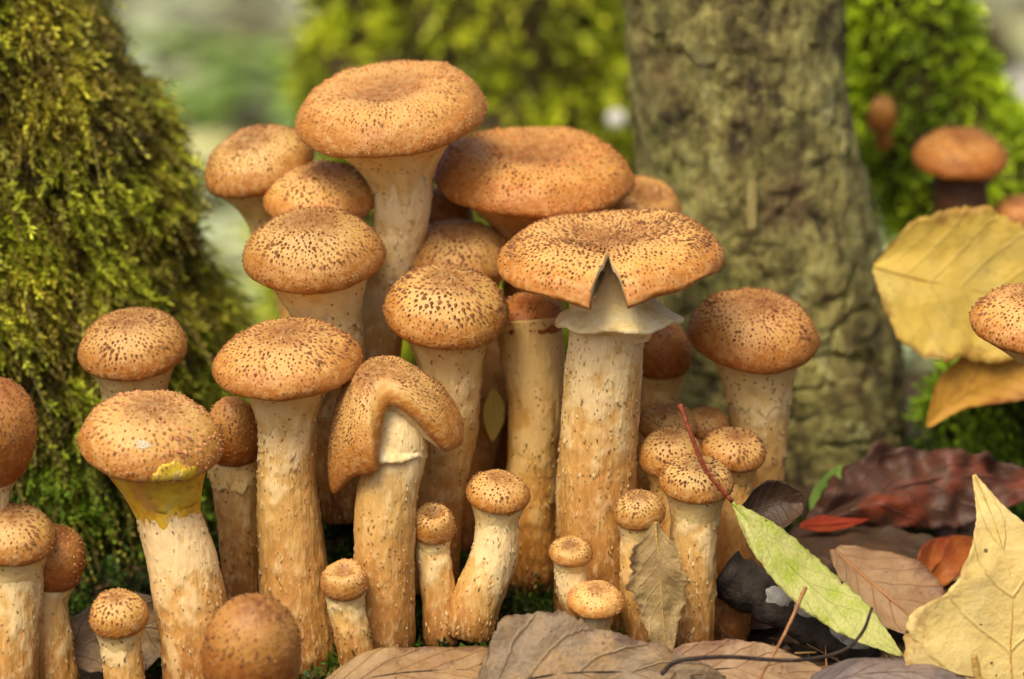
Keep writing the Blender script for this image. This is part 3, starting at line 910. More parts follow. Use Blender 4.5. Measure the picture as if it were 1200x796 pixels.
    for i, p in enumerate(axp):
        t = i/(nz-1)
        r = interp([0, 0.06, 0.5, 0.85, 1.0], [rb*0.90, rb, rm_, rt, rt*(1.10 if not (notch and torn) else 0.5)], t)
        Rs.append(r)
        tg = (axp[min(i+1, nz-1)]-axp[max(i-1, 0)]).normalized()
        sx = tg.cross(Vector((0, -1, 0))).normalized() if abs(tg.y) < 0.95 else Vector((1, 0, 0))
        sy = tg.cross(sx).normalized()
        for j in range(nsx):
            th = 2*math.pi*j/nsx
            d = sx*math.cos(th)+sy*math.sin(th)
            q = p+d*r
            hh = (q-bpos).length
            lowf = 0.05*r*N3((q.x, q.y, q.z*0.45), 0.9, so)
            fib = 0.028*N3((q.x, q.y, q.z*0.22), 5.5, so)
            # shaggy woolly skin: thick pale patches whose lower rims break off in ragged lips
            wool = N3((q.x, q.y, q.z*0.6), 1.4, so)+0.55*N3((q.x, q.y, q.z*0.75), 3.4, so)+0.4*N3((q.x, q.y, q.z*0.7), 7.5, so)
            lvl = (t-0.82+whit*0.38)*2.1
            ww = 1/(1+math.exp(-(wool+lvl)*7.0))
            fl = 0.03*N3((q.x, q.y, q.z*0.6), 4.2, so)*(1-ww)
            w2_ = 1/(1+math.exp(-(N3((q.x, q.y, q.z*0.6), 1.4, so)+0.55*N3((q.x, q.y, q.z*0.75), 3.4, so)+lvl)*6.0))
            rr = lowf+fib*0.8+0.05*w2_+fl
            V.append(q+d*rr); UV.append((j/nsx, t)); CO.append((1/(1+math.exp(-(wool+lvl)*14.0))*min(1, 0.35+t*1.1), 0, 0))
    F = gridfaces(nz, nsx)+[tuple(range(nsx-1, -1, -1)), tuple((nz-1)*nsx+j for j in range(nsx))]
    so_ = mesh('stem', V, F, M['stem'], root, bpos, uv=UV, col=CO)
    so_.color = (*stint, 1)
    # woolly flakes on the stem
    FV, FF, FC = [], [], []
    nf = int(min(2400, 75*Ls*rm_))
    for q_ in range(nf):
        t = rg.uniform(0.03, 0.86); i = int(t*(nz-1)); j = rg.randrange(nsx)
        p = V[i*nsx+j]; ctr = axp[i]; d = (p-ctr).normalized()
        if N3(p, 1.2, so)+rg.uniform(-0.5, 0.5) < -0.05: continue
        tg = (axp[min(i+1, nz-1)]-axp[max(i-1, 0)]).normalized(); sd = tg.cross(d).normalized()
        p = p+sd*rg.uniform(-0.06, 0.06)+tg*rg.uniform(-0.05, 0.05)-d*0.025
        l = rg.uniform(0.09, 0.26)*(1.6 if rg.random() < 0.10 else 1); wd = l*rg.uniform(0.10, 0.24); lift = rg.uniform(0.03, 0.16)
        jt = rg.uniform(-0.5, 0.5); dn = (-tg+sd*jt).normalized(); s2 = (sd+tg*jt).normalized()
        i0 = len(FV)
        FV += [p-dn*l*0.6, p+s2*wd-dn*l*0.1, p+dn*l*0.4+d*l*lift*0.4, p-s2*wd-dn*l*0.1, p+d*(0.034+l*lift*0.8), p+dn*l*0.6+d*(0.034+l*lift)]
        FF += [(i0, i0+1, i0+4), (i0+1, i0+5, i0+4), (i0+3, i0+4, i0+5), (i0, i0+4, i0+3), (i0+1, i0+2, i0+5), (i0+2, i0+3, i0+5)]
        tt = min(1, max(0, t*1.15+rg.uniform(-.35, .35)))
        cl = Vector((0.50, 0.27, 0.07)).lerp(Vector((0.82, 0.66, 0.36)), tt)
        c3 = tuple(x*y for x, y in zip(cl, stint))
        dk = (0.22, 0.09, 0.03) if rg.random() < 0.08 else c3
        FC += [c3, c3, dk, c3, c3, dk]
    if FV:
        mesh('stem_flakes', FV, FF, M['scale'], so_, bpos, col=FC, smooth=True, kind='stuff')
    # partial veil joining cap rim and stem
    if veil:
        nvv, nr = 72, 10; V = []
        depth = veil_h*a*(1.0 if vy else 1.55)
        zc = C+R @ Vector((0, 0, zlo*c*0.92-zmid)); zc.z -= depth
        near = min(axp, key=lambda q: abs(q.z-zc.z)); stem_off = Vector((near.x-zc.x, near.y-zc.y, 0))
        for i in range(nr):
            t = i/(nr-1)
            r = (veil_r*(1-t)**1.5)*a+rt*1.10*(1-(1-t)**1.5)
            for j in range(nvv):
                th = 2*math.pi*j/nvv
                rr = min(r, max(rmax(th)*a, rt*1.05))*(1+0.05*N3((math.cos(th), math.sin(th), t), 2.2, so)) + 0.02*N3((math.cos(th)*3, math.sin(th)*3, t*2), 2.0, so)
                z = zlo*c*0.92-zmid-depth*t+0.03*a*N3((math.cos(th), math.sin(th), 0), 2.5, so)
                p = Vector((math.cos(th)*rr, math.sin(th)*rr, z))
                # follow the stem, not the tilted cap axis
                if arch: p.z -= arch*(p.x/a)**2*a*(1-t)
                p.z += depth*t
                lip = 1+t*t*(0.30*N3((math.cos(th), math.sin(th), 0.5), 2.6, so)+0.22*N3((math.cos(th), math.sin(th), 0.5), 7.0, so))
                wp = world(p)-Vector((0, 0, depth*t*lip))+stem_off*t
                V.append(wp)
        vo = mesh('veil', V, gridfaces(nr, nvv), M['yveil'] if vy else M['veil'], root, bpos)
        vo.color = (*stint, 1)
    if ring:
        # torn ring flaring out below the cap: (pixel centre x, y, half width px, drop px)
        rc = at(ring[0], ring[1], Y); rw = ring[2]*k; V = []
        nvv = 160
        prof_ = [(0.50, 1.0), (0.62, 0.70), (0.80, 0.25), (0.97, 0.02), (1.0, -0.10), (0.94, -0.20), (0.80, -0.16), (0.66, -0.32), (0.58, -0.52), (0.54, -0.8)]
        for i, (r, z) in enumerate(prof_):
            r = ring_in+(r-0.5)/0.5*(1-ring_in)
            for j in range(nvv):
                th = 2*math.pi*j/nvv
                out = sstep(0.55, 1.0, r)
                wv = 0.16*N3((math.cos(th), math.sin(th), 0.3), 1.4, so)*out+0.035*N3((math.cos(th), math.sin(th), 0.3), 5.0, so)*out
                rr = r*(1+out*(0.10*N3((math.cos(th), math.sin(th), 2.3), 1.1, so)+0.025*N3((math.cos(th), math.sin(th), 2.3), 6.0, so)+0.012*N3((math.cos(th), math.sin(th), 2.3), 15.0, so))+ring[4]*out*math.cos(th))
                rr = max(rr, ring_in*0.96)
                V.append(rc+Vector((math.cos(th)*rr*rw, math.sin(th)*rr*rw*ring[5], (z*0.5+wv)*rw*ring[3]+ring[6]*rr*math.cos(th)*rw)))
        vo = mesh('ring', V, gridfaces(len(prof_), nvv), M['ring'], root, bpos)
        vo.color = (1, 1, 1, 1)
    return root

PI = math.pi
RED = (0.78, 0.42, 0.22); RED2 = (0.88, 0.62, 0.42); GOLD = (1.0, 1.0, 0.95)
RS = (0.72, 0.50, 0.36)
# back row
mushroom('tallest mushroom of the cluster with a broad flat sunken tan cap', (459, 134, 228, 118), 2.5, (432, 690, 4.0), (17, -7), 'flat', r_top=33, r_base=34, r_mid=29,
         mid=[(432, 500, 3.6), (446, 370, 3.2), (472, 240, 2.6)], veil=True, veil_h=0.42, veil_r=0.80, whit=0.75, seed=1, scol=(0.27, 0.12, 0.04), nscale=0.95)
mushroom('mushroom with a tilted brown cap standing out nearest the mossy stump among the upper caps', (302, 190, 134, 84), 4.5, (400, 640, 5.0), (12, -16), 'convex', r_top=24, r_base=28,
         mid=[(378, 480, 5.0), (345, 330, 5.0), (313, 248, 4.7)], veil=True, seed=2, whit=0.4, stint=(0.95, 0.92, 0.8), scol=(0.24, 0.11, 0.04), nscale=0.9)
mushroom('mushroom cap half hidden, tucked behind another cap and below the tallest one', (376, 228, 138, 78), 3.0, (420, 660, 3.2), (15, -3), 'convex', r_top=30, r_base=32, veil=True, seed=3, nscale=0.95)
mushroom('broad orange brown cap with a shallow dip, second highest of the cluster', (626, 207, 236, 114), 4.5, (600, 660, 5.5), (16, 2), 'flat', r_top=34, r_base=36,
         tint=(0.97, 0.86, 0.74), stint=RS, veil=True, veil_h=0.4, seed=5, scol=(0.30, 0.12, 0.035), nscale=0.95)
mushroom('mushroom with a curled up rim peeping out behind the broad orange brown cap', (752, 250, 100, 76), 7.5, (745, 640, 7.5), (20, 14), 'flat', r_top=22, r_base=24, tint=(0.95, 0.85, 0.75), seed=6, veil=True)
mushroom('small reddish cap wedged in the dark gap between the two highest caps', (516, 250, 76, 60), 6.0, (510, 660, 6.0), (5, 0), 'convex', r_top=18, r_base=20, tint=RED2, stint=RS, seed=7, veil=True)
mushroom('round cap below the broad orange brown one and behind the densely flecked cap', (539, 296, 128, 78), 3.2, (545, 650, 3.5), (14, 2), 'convex', r_top=26, r_base=28,
         mid=[(549, 560, 3.5), (568, 440, 3.4)], tint=(0.98, 0.92, 0.88), stint=(0.86, 0.62, 0.42), seed=9, veil=True)
# middle row
mushroom('mushroom with a thick domed cap over a cream speckled collar', (368, 294, 166, 102), 0.3, (402, 608, 1.2), (12, -3), 'convex', r_top=38, r_base=34,
         mid=[(398, 520, 1.2), (392, 420, 0.9), (384, 370, 0.5)], veil=True, veil_h=0.5, veil_r=0.82, seed=4, whit=0.8, scol=(0.15, 0.065, 0.022))
mushroom('stout mushroom with a densely flecked round cap beside the split cap', (523, 361, 148, 100), -0.3, (500, 690, 0.3), (16, 6), 'convex', r_top=34, r_base=36, r_mid=35,
         mid=[(508, 590, 0.3), (528, 470, 0.0)], veil=True, veil_h=0.55, veil_r=0.78, seed=10, whit=0.6, stint=(1.0, 0.93, 0.85), scol=(0.14, 0.06, 0.022))
mushroom('mushroom with a wide cap split at the front, ragged pale ring and thick shaggy stem', (716, 303, 268, 106), -1.5, (700, 735, -1.6), (15, -4), 'flat', r_top=41, r_base=50, r_mid=45,
         mid=[(699, 600, -1.5), (704, 470, -1.5), (710, 390, -1.5)], notch=(math.radians(-94), math.radians(9), 0.60, 0.75), seed=11, whit=0.75,
         ring=(721, 374, 76, 0.85, 0.05, 0.95, 0.05), scol=(0.15, 0.065, 0.022))
mushroom('mushroom with a dark red brown cap mostly hidden under the split cap', (620, 372, 84, 54), 1.6, (622, 690, 1.2), (6, 0), 'convex', r_top=35, r_base=32, r_mid=30,
         mid=[(622, 600, 1.2), (628, 470, 1.3)], tint=RED, stint=(0.98, 0.86, 0.62), seed=12, veil=True, veil_h=0.6, whit=0.6)
mushroom('reddish cap on a short stem between the split cap and the bark trunk', (775, 410, 74, 66), 3.6, (762, 640, 3.6), (5, 0), 'convex', r_top=22, r_base=24, tint=RED2, stint=(0.95, 0.82, 0.62), seed=13, veil=True)
mushroom('lone standing mushroom with a reddish domed cap right in front of the bark trunk', (884, 388, 152, 98), 1.6, (886, 640, 2.0), (10, 4), 'convex', r_top=36, r_base=28, r_mid=33,
         mid=[(888, 560, 1.9), (890, 480, 1.7)], veil=True, veil_h=0.5, veil_r=0.78, tint=(0.92, 0.80, 0.74), seed=14, whit=0.5, scol=(0.15, 0.055, 0.02), nscale=0.9)
# front row
mushroom('tall mushroom with an oval tan cap and long orange brown stem beside the folded cap', (337, 421, 176, 94), -2.6, (358, 790, -2.6), (11, -4), 'convex', r_top=34, r_base=48, r_mid=34,
         mid=[(346, 690, -2.5), (336, 570, -2.5), (337, 500, -2.5)], veil=True, veil_h=0.42, veil_r=0.74, seed=8, whit=0.45, scol=(0.19, 0.08, 0.028))
mushroom('mushroom with a folded saddle shaped cap torn open over its split stem', (447, 468, 172, 112), -3.6, (450, 768, -4.0), (10, -12), 'convex', r_top=35, r_base=37, r_mid=35,
         mid=[(450, 680, -3.9), (452, 590, -3.8), (464, 520, -3.6)], arch=0.85, fwd=22, torn=0.0, wavy=0.05, ring=(453, 530, 50, 1.0, -0.05, 0.95, -0.05), ring_in=0.66, notch=(math.radians(-72), math.radians(30), 0.55, 0.45), seed=15, whit=0.55, nscale=0.8, scol=(0.19, 0.085, 0.03))
mushroom('mushroom with a tan domed cap on a pale neck, overhanging the yellow stained one', (155, 404, 130, 86), 0.0, (222, 660, 0.3), (12, -3), 'convex', r_top=34, r_base=34, veil=True, veil_h=0.5, veil_r=0.84, seed=16, whit=0.7)
YM = mushroom('mushroom with a bright yellow torn veil under a scaly cap and a thick white stem', (178, 512, 170, 104), -4.0, (238, 830, -4.2), (14, 5), 'convex', r_top=34, r_base=45, r_mid=40,
         mid=[(230, 740, -4.2), (214, 660, -4.1), (196, 600, -4.0)], veil=True, vy=True, veil_h=1.0, veil_r=0.84, seed=17, whit=1.15, stint=(1.06, 1.04, 1.05), nscale=1.15, scol=(0.24, 0.11, 0.045))
def drape(root, name, mat, cx, cy, rx, ry, seed, lift=0.05, thick=0.05):
    """ragged scrap of veil lying on the surface of a mushroom"""
    from mathutils.bvhtree import BVHTree
    VV, FF = [], []
    for ch in root.children:
        o_ = len(VV); VV += [v.co/S+root.location/S for v in ch.data.vertices]
        FF += [tuple(o_+q for q in p.vertices) for p in ch.data.polygons]
    bvh = BVHTree.FromPolygons(VV, FF)
    nr, na = 9, 40; P = []
    for i in range(nr):
        t = i/(nr-1)
        for j in range(na):
            th = 2*PI*j/na
            q = t*(1+0.30*N3((math.cos(th), math.sin(th), seed), 1.7)+0.16*N3((math.cos(th), math.sin(th), seed), 5.0))
            px, py = cx+math.cos(th)*rx*q, cy+math.sin(th)*ry*q
            d = (at(px, py, 0)-CAM).normalized()
            hit = bvh.ray_cast(CAM, d)
            p = hit[0] if hit[0] is not None else (P[-1] if P else at(cx, cy, -6))
            P.append(p-d*(lift*(1.0-0.75*t*t)+0.05*N3(p, 2.2, (seed, 0, 0))))
    ob = mesh(name, P, gridfaces(nr, na), mat, root, root.location/S)
    md = ob.modifiers.new('thickness', 'SOLIDIFY'); md.thickness = thick*S
    return ob
drape(YM, 'veil_scrap', M['yveil'], 203, 572, 32, 30, 1.0, 0.03, 0.02)
drape(YM, 'veil_scrap', M['yveil'], 222, 560, 12, 12, 2.0, 0.03, 0.02)
drape(YM, 'veil_scrap', M['palescrap'], 168, 520, 10, 6, 3.0, 0.02, 0.02)
mushroom('slim mushroom with reddish cap between the yellow stained and the oval capped one', (272, 505, 70, 76), -0.8, (284, 715, -0.5), (8, 2), 'convex', r_top=27, r_base=23,
         veil=True, tint=(0.92, 0.80, 0.70), seed=18, whit=0.5, nscale=0.9)
mushroom('mushroom with a large smooth orange red cap cut off by the left edge', (-12, 497, 116, 118), -4.5, (-20, 800, -4.0), (2, 22), 'ball', r_top=26, r_base=30, tint=(0.88, 0.66, 0.50), seed=19, nscale=0.75, scol=(0.17, 0.07, 0.025), veil=True)
mushroom('mushroom with a small scaly cap and thick cream stem beside the reddish smooth cap', (14, 627, 104, 70), -4.5, (8, 830, -4.6), (10, 3), 'convex', r_top=33, r_base=36, veil=True, veil_h=0.4, seed=20, whit=0.9, nscale=1.0)
mushroom('mushroom with a pointed reddish cap leaning out behind the thick cream stem', (62, 648, 80, 72), -3.2, (68, 830, -3.4), (4, 14), 'ball', r_top=20, r_base=30,
         mid=[(60, 760, -3.3), (54, 700, -3.2)], tint=(0.92, 0.70, 0.58), seed=21, nscale=0.7, scol=(0.30, 0.13, 0.05), veil=True)
mushroom('small button mushroom in front of the lichen speckled dead leaf', (139, 719, 71, 55), -5.0, (150, 830, -5.0), (14, -3), 'convex', r_top=22, r_base=24, veil=True, seed=22, whit=0.5, nscale=0.9)
mushroom('egg shaped fuzzy brown button at the foot of the yellow stained mushroom', (297, 752, 116, 116), -8.5, (300, 850, -8.5), (8, 8), 'ball', r_top=32, r_base=34, tint=(0.76, 0.62, 0.50), seed=23, nscale=1.0, scol=(0.15, 0.065, 0.025))
mushroom('small button mushroom standing against the orange brown stem of the oval capped one', (404, 682, 57, 44), -5.2, (420, 778, -5.2), (14, -4), 'flat', r_top=20, r_base=22, veil=True, seed=24, whit=0.7, nscale=0.7, scol=(0.28, 0.13, 0.05))
mushroom('small mushroom with a flat button cap, joined at its foot to a leaning one', (507, 616, 54, 44), -3.4, (518, 756, -3.6), (14, 3), 'flat', r_top=18, r_base=22, veil=True, seed=25, whit=0.4, nscale=0.7)
mushroom('leaning small mushroom with a dark scaled round cap and curved cream stem', (584, 577, 76, 50), -3.4, (548, 748, -3.7), (14, 6), 'convex', r_top=23, r_base=30, r_mid=28,
         mid=[(558, 705, -3.6), (580, 645, -3.4)], veil=True, seed=26, whit=0.6, nscale=0.85, scol=(0.15, 0.062, 0.022))
mushroom('tiny mushroom with a lopsided cap sprouting against the thick shaggy stem', (669, 648, 52, 34), -4.6, (682, 728, -4.5), (10, 3), 'flat', r_top=16, r_base=19, seed=27, veil=True, whit=0.8, nscale=0.55)
mushroom('tiny mushroom with a broken pale speckled cap behind the grey dead leaf', (698, 703, 68, 42), -5.4, (700, 768, -5.4), (22, 4), 'convex', r_top=16, r_base=18, seed=28, nscale=0.6, tint=(1.1, 1.1, 1.1), scol=(0.26, 0.12, 0.05))
# the right hand bunch of small ones
mushroom('small mushroom with a scaly cap and a withered leaf leaning on its stem', (749, 598, 62, 46), -4.3, (758, 765, -4.2), (14, -5), 'convex', r_top=20, r_base=26, seed=29, veil=True, nscale=0.75, whit=0.4)
mushroom('small mushroom with coarse brown scales and a red leaf stalk across its cap', (816, 562, 88, 56), -3.6, (806, 765, -3.7), (14, 3), 'convex', r_top=26, r_base=30, seed=30, veil=True, nscale=0.85, whit=0.8, scol=(0.15, 0.062, 0.022))
mushroom('coarsely scaled cap at the side of the small bunch towards the lone reddish one', (860, 527, 76, 52), -1.2, (850, 752, -1.5), (14, 8), 'convex', r_top=22, r_base=28, seed=31, veil=True, nscale=0.85, stint=(0.9, 0.72, 0.5), scol=(0.16, 0.066, 0.024))
mushroom('coarsely scaled cap in the small bunch pressed against the thick shaggy stem', (786, 531, 78, 58), -1.4, (800, 745, -1.0), (14, -4), 'convex', r_top=22, r_base=24, seed=32, veil=True, nscale=0.85, scol=(0.16, 0.066, 0.024), stint=(0.9, 0.72, 0.5))
mushroom('hindmost coarsely scaled cap of the small bunch', (783, 496, 72, 46), 0.8, (795, 700, 1.0), (16, -2), 'convex', r_top=20, r_base=22, seed=33, veil=True, nscale=0.85, tint=(0.95, 0.88, 0.8))
mushroom('small cap peeping over the two coarse scaled caps of the bunch', (828, 496, 54, 38), 1.0, (840, 700, 1.2), (16, 2), 'convex', r_top=18, r_base=20, seed=34, veil=True, nscale=0.85, tint=(0.95, 0.85, 0.75))
mushroom('short reddish mushroom with an orange brown stem behind the small bunch', (880, 610, 40, 30), 0.2, (872, 725, 0.0), (8, 2), 'convex', r_top=19, r_base=24, seed=36, tint=RED2, stint=(0.8, 0.55, 0.34), veil=True)
mushroom('mushroom with a pale flecked cap in front of the big yellow leaf', (1212, 376, 150, 86), -2.4, (1275, 800, -1.0), (12, 3), 'convex', r_top=24, r_base=30, mid=[(1270, 600, -1.2), (1252, 460, -2.0)], seed=35, veil=True, tint=(1.0, 0.96, 0.95), scol=(0.15, 0.065, 0.024))
# blurred ones behind
mushroom('smooth orange brown mushroom on a dark stem behind the big yellow leaf', (1126, 182, 112, 66), 17.0, (1125, 330, 17.0), (10, 0), 'convex', r_top=32, r_base=34, seed=41, tint=(0.92, 0.70, 0.50), stint=(0.16, 0.10, 0.09), group='mushrooms far behind', nscale=1.2, whit=-0.5)
mushroom('small brown mushroom behind the top rim of the big yellow leaf', (1194, 250, 62, 40), 17.0, (1194, 330, 17.0), (10, 0), 'convex', r_top=16, r_base=18, seed=42, tint=(0.8, 0.6, 0.5), stint=(0.5, 0.35, 0.25), group='mushrooms far behind')
mushroom('tiny orange mushroom on the lime moss along the edge of the bark trunk', (1034, 132, 34, 40), 20.0, (1037, 172, 20.5), (5, 0), 'ball', r_top=8, r_base=9, seed=43, tint=(0.95, 0.75, 0.55), stint=(0.9, 0.6, 0.35), group='mushrooms far behind')

# ------------------------------------------------------------------ leaves, twigs, sticks
def leaf(name, label, path, side, wl, wr, mat, cup=0.0, ripple=0.06, seed=0, teeth=0.0, petiole=None, pet_mat=None, rag=0.04, cat='leaf', group=None, thick=0.018, ribr=0.03, rib_mat=None, nt=72, fold=0.0):
    """path: midrib points (px, py, Y); side: sideways vectors; wl / wr: half widths (photo px) on each side"""
    pts = [at(*p) for p in path]
    P = spline(pts, nt)
    sides = spline([Vector(s).normalized() for s in side], nt) if len(side) > 1 else [Vector(side[0]).normalized()]*nt
    base = min(P, key=lambda p: p.z).copy()
    cm = cmpx(pts[len(pts)//2])
    ns = 10
    V, UV = [], []
    tw = np.linspace(0, 1, len(wl)); tr = np.linspace(0, 1, len(wr))
    def sm(arr, ts, t):
        return float(np.interp(t, ts, arr)) if len(arr) < 3 else max(0.0, spline([Vector((v, 0, 0)) for v in arr], 101)[int(round(t*100))].x)
    wls = [sm(wl, tw, i/(nt-1)) for i in range(nt)]; wrs = [sm(wr, tr, i/(nt-1)) for i in range(nt)]
    for i in range(nt):
        t = i/(nt-1)
        tg = (P[min(i+1, nt-1)]-P[max(i-1, 0)]).normalized()
        sd = sides[i]; sd = (sd-tg*sd.dot(tg)).normalized()
        nm = tg.cross(sd).normalized()
        for j in range(-ns, ns+1):
            s = abs(j)/ns
            W = (wls[i] if j > 0 else wrs[i])*cm
            tooth = 1+teeth*((t*17) % 1.0-0.5)+rag*N3((t*7, (1 if j > 0 else -1)*3, seed), 1.0)+rag*0.6*N3((t*19, (1 if j > 0 else -1)*3, seed), 1.0)+(0.02+rag*0.35)*N3((t*47, (1 if j > 0 else -1)*3, seed), 1.0)
            off = W*s*(tooth if s > 0.5 else 1)
            p = P[i]+sd*(off*(1 if j > 0 else -1))
            h = cup*W*s*s + fold*W*s + ripple*(N3((p.x, p.y, p.z), 0.55, (seed, 0, 0))*2.0+N3((p.x, p.y, p.z), 1.5, (0, seed, 0)))*min(1, s*2+0.2)
            # pinched between side veins
            h += 0.012*math.sin((t-s*0.3)*7*2*PI)*s
            V.append(p+nm*h); UV.append((0.5+0.5*j/ns, t))
    F = gridfaces(nt, 2*ns+1, False)
    root = empty(name, base, label, cat, group)
    b = mesh('blade', V, F, mat, root, base, uv=UV)
    md = b.modifiers.new('thickness', 'SOLIDIFY'); md.thickness = thick*S; md.offset = 0
    rv, rf = tube_geo(P, [ribr*(1.25-0.95*i/(nt-1)) for i in range(nt)], 8)
    mesh('midrib', rv, rf, rib_mat or pet_mat or mat, root, base, uv=[(0.1, 0.5)]*len(rv))
    if petiole:
        pp = spline([at(*q) for q in petiole], 26)
        pv, pf = tube_geo(pp, [ribr*1.5]*26, 8)
        mesh('petiole', pv, pf, pet_mat or mat, root, base, uv=[(0.1, 0.5)]*len(pv))
    return root

UPB = (0, 0.35, 1)
leaf('yellow_leaf', 'big round lobed yellow leaf standing upright at the foot of the bark trunk', [(1024, 312, 6.5), (1090, 330, 6.5), (1180, 345, 7), (1300, 350, 7.5)], [(0, 0.3, 1)],
     [4, 62, 78, 92, 96, 80, 40, 3], [8, 52, 84, 92, 84, 74, 40, 3], M['l_yellow'], cup=0.12, ripple=0.12, seed=1, rag=0.07, ribr=0.04)
leaf('amber_leaf', 'amber leaf bent over below the big yellow leaf', [(1086, 500, 5.5), (1130, 462, 6.0), (1190, 440, 6.5), (1260, 425, 6.5)], [(0.2, 0.4, 1)],
     [3, 30, 42, 30, 3], [3, 14, 26, 30, 3], M['l_amber'], cup=0.3, seed=2)
leaf('red_leaf', 'large dark red and purple brown crumpled leaf below the amber leaf', [(935, 625, 2.2), (1000, 590, 3.0), (1090, 562, 3.8), (1170, 560, 4.2), (1250, 575, 4.5)], [(-0.1, 0.5, 0.9)],
     [4, 30, 56, 34, 26, 4], [4, 26, 50, 58, 34, 4], M['l_red'], cup=-0.1, ripple=0.50, seed=3, rag=0.22, ribr=0.045)
leaf('red_leaf', 'narrow bright scarlet leaf strip lying on the dark red leaf', [(938, 616, 1.2), (975, 614, 1.6), (1018, 609, 2.0)], [(0, 0.3, 1)], [3, 11, 6, 1], [3, 9, 7, 1], M['l_scarlet'], seed=4, nt=24, ripple=0.03)
leaf('green_leaf', 'small blue green leaf behind the scarlet strip', [(952, 610, 3.0), (968, 578, 3.4), (985, 545, 3.6)], [(1, 0.3, 0)], [3, 16, 12, 2], [3, 16, 14, 2], M['herb'], seed=5, nt=24)
leaf('orange_leaf', 'orange red leaf tucked under the dark red leaf', [(1075, 690, -0.5), (1105, 655, 0.6), (1150, 632, 1.8)], [(-0.5, 0.4, 0.8)], [4, 26, 20, 2], [4, 26, 20, 2], M['l_orange'], seed=6, nt=30, ripple=0.12, cup=0.2)
leaf('brown_leaf', 'pinkish tan dead leaf with a strong midrib lying below the dark red leaf', [(978, 645, -0.3), (1020, 682, -1.4), (1070, 725, -2.6), (1100, 752, -3.2)], [(0.75, 0.75, 0.40)],
     [10, 56, 66, 44, 4], [10, 34, 44, 30, 4], M['l_pink'], cup=0.12, ripple=0.10, seed=7, ribr=0.06, rib_mat=M['twig'])
leaf('brown_leaf', 'dark brown leaf filling the gap behind the yellow green leaf', [(905, 655, 0.2), (1000, 645, 0.8), (1120, 640, 1.4)], [(0, 0.9, 0.3)], [5, 70, 60, 5], [5, 40, 40, 5], M['l_dark'], seed=31, ripple=0.15)
leaf('dark_leaf', 'dark brown curled leaf scrap beside the stalk of the yellow green leaf', [(868, 606, -2.6), (905, 592, -2.2), (942, 590, -2.4)], [(0.1, 0.4, 1)], [10, 26, 24, 12], [8, 22, 34, 14], M['l_dark'], cup=0.5, seed=8, ripple=0.12, nt=30)
leaf('green_leaf', 'narrow yellow green leaf propped slantwise on a red stalk', [(858, 588, -4.7), (897, 632, -4.9), (950, 686, -5.1), (1005, 730, -5.3), (1058, 768, -5.6)], [(0.50, 0.62, 0.48)],
     [2, 30, 40, 30, 2], [2, 24, 30, 24, 2], M['l_green'], cup=-0.12, ripple=0.05, seed=9, teeth=0.07, petiole=[(797, 474, -4.9), (808, 505, -5.0), (828, 552, -4.9), (858, 588, -4.7)], pet_mat=M['redpet'], rib_mat=M['l_green'], ribr=0.045)
leaf('pale_leaf', 'large pale yellow leaf with pointed tip standing in front of the other leaves', [(1192, 850, -6.6), (1184, 770, -6.3), (1186, 690, -6.0), (1168, 620, -5.7), (1142, 556, -5.2)], [(-1, -0.12, -0.1)],
     [76, 126, 118, 62, 22, 2], [60, 90, 84, 62, 22, 2], M['l_pale'], cup=0.10, ripple=0.09, seed=10, rag=0.05, ribr=0.035, rib_mat=M['yelpet'])
leaf('grey_leaf', 'grey brown dead leaf with ragged raised edge below the thick shaggy stem', [(555, 815, -7.6), (640, 792, -7.3), (740, 788, -7.0), (850, 800, -7.0)], [(-0.1, 0.45, 0.9)],
     [10, 68, 78, 46, 30, 8], [10, 30, 30, 30, 10], M['l_grey'], cup=0.05, ripple=0.16, seed=11, rag=0.16, ribr=0.03, rib_mat=M['dtwig'])
leaf('tan_leaf', 'tan dead leaf lying flat at the foot of the folded cap mushroom', [(370, 812, -7.0), (460, 790, -6.8), (560, 785, -6.6), (640, 790, -6.4)], [(0, 0.75, 0.65)],
     [10, 36, 34, 30, 5], [10, 24, 24, 20, 5], M['l_tan'], cup=0.05, ripple=0.10, seed=12, rag=0.08, rib_mat=M['dtwig'], ribr=0.025)
leaf('tan_leaf', 'tan dead leaf under the dark thin stalk at the foot of the small bunch', [(740, 800, -6.6), (830, 785, -6.4), (900, 786, -6.4), (985, 800, -6.4)], [(0, 0.6, 0.75)],
     [8, 34, 34, 26, 5], [8, 20, 20, 20, 5], M['l_pink'], cup=0.05, ripple=0.08, seed=13, rag=0.08, ribr=0.03, rib_mat=M['dtwig'])
leaf('purple_leaf', 'purple brown leathery leaf at the foot of the large pale yellow leaf', [(930, 815, -7.4), (1000, 792, -7.2), (1080, 788, -7.2), (1150, 806, -7.2)], [(0, 0.7, 0.6)],
     [6, 26, 28, 18, 3], [6, 20, 20, 14, 3], M['l_purple'], cup=-0.3, ripple=0.07, seed=14)
leaf('withered_leaf', 'withered olive brown leaf with pale veins leaning against small stems', [(768, 612, -5.3), (772, 660, -5.4), (776, 710, -5.5), (780, 765, -5.6)], [(1, 0.1, 0)],
     [3, 22, 30, 22, 8], [3, 32, 36, 26, 8], M['l_olive'], cup=0.35, ripple=0.16, seed=15, ribr=0.035, rib_mat=M['yelpet'], fold=-0.3, rag=0.28)
leaf('speckled_leaf', 'grey brown lichen speckled dead leaf behind the small button mushroom', [(70, 775, -2.4), (120, 745, -2.2), (170, 735, -2.0), (215, 745, -2.0)], [(0, 0.5, 0.9)],
     [10, 34, 40, 34, 5], [10, 50, 60, 50, 10], M['l_grey'], cup=0.1, ripple=0.25, seed=16, rag=0.15)
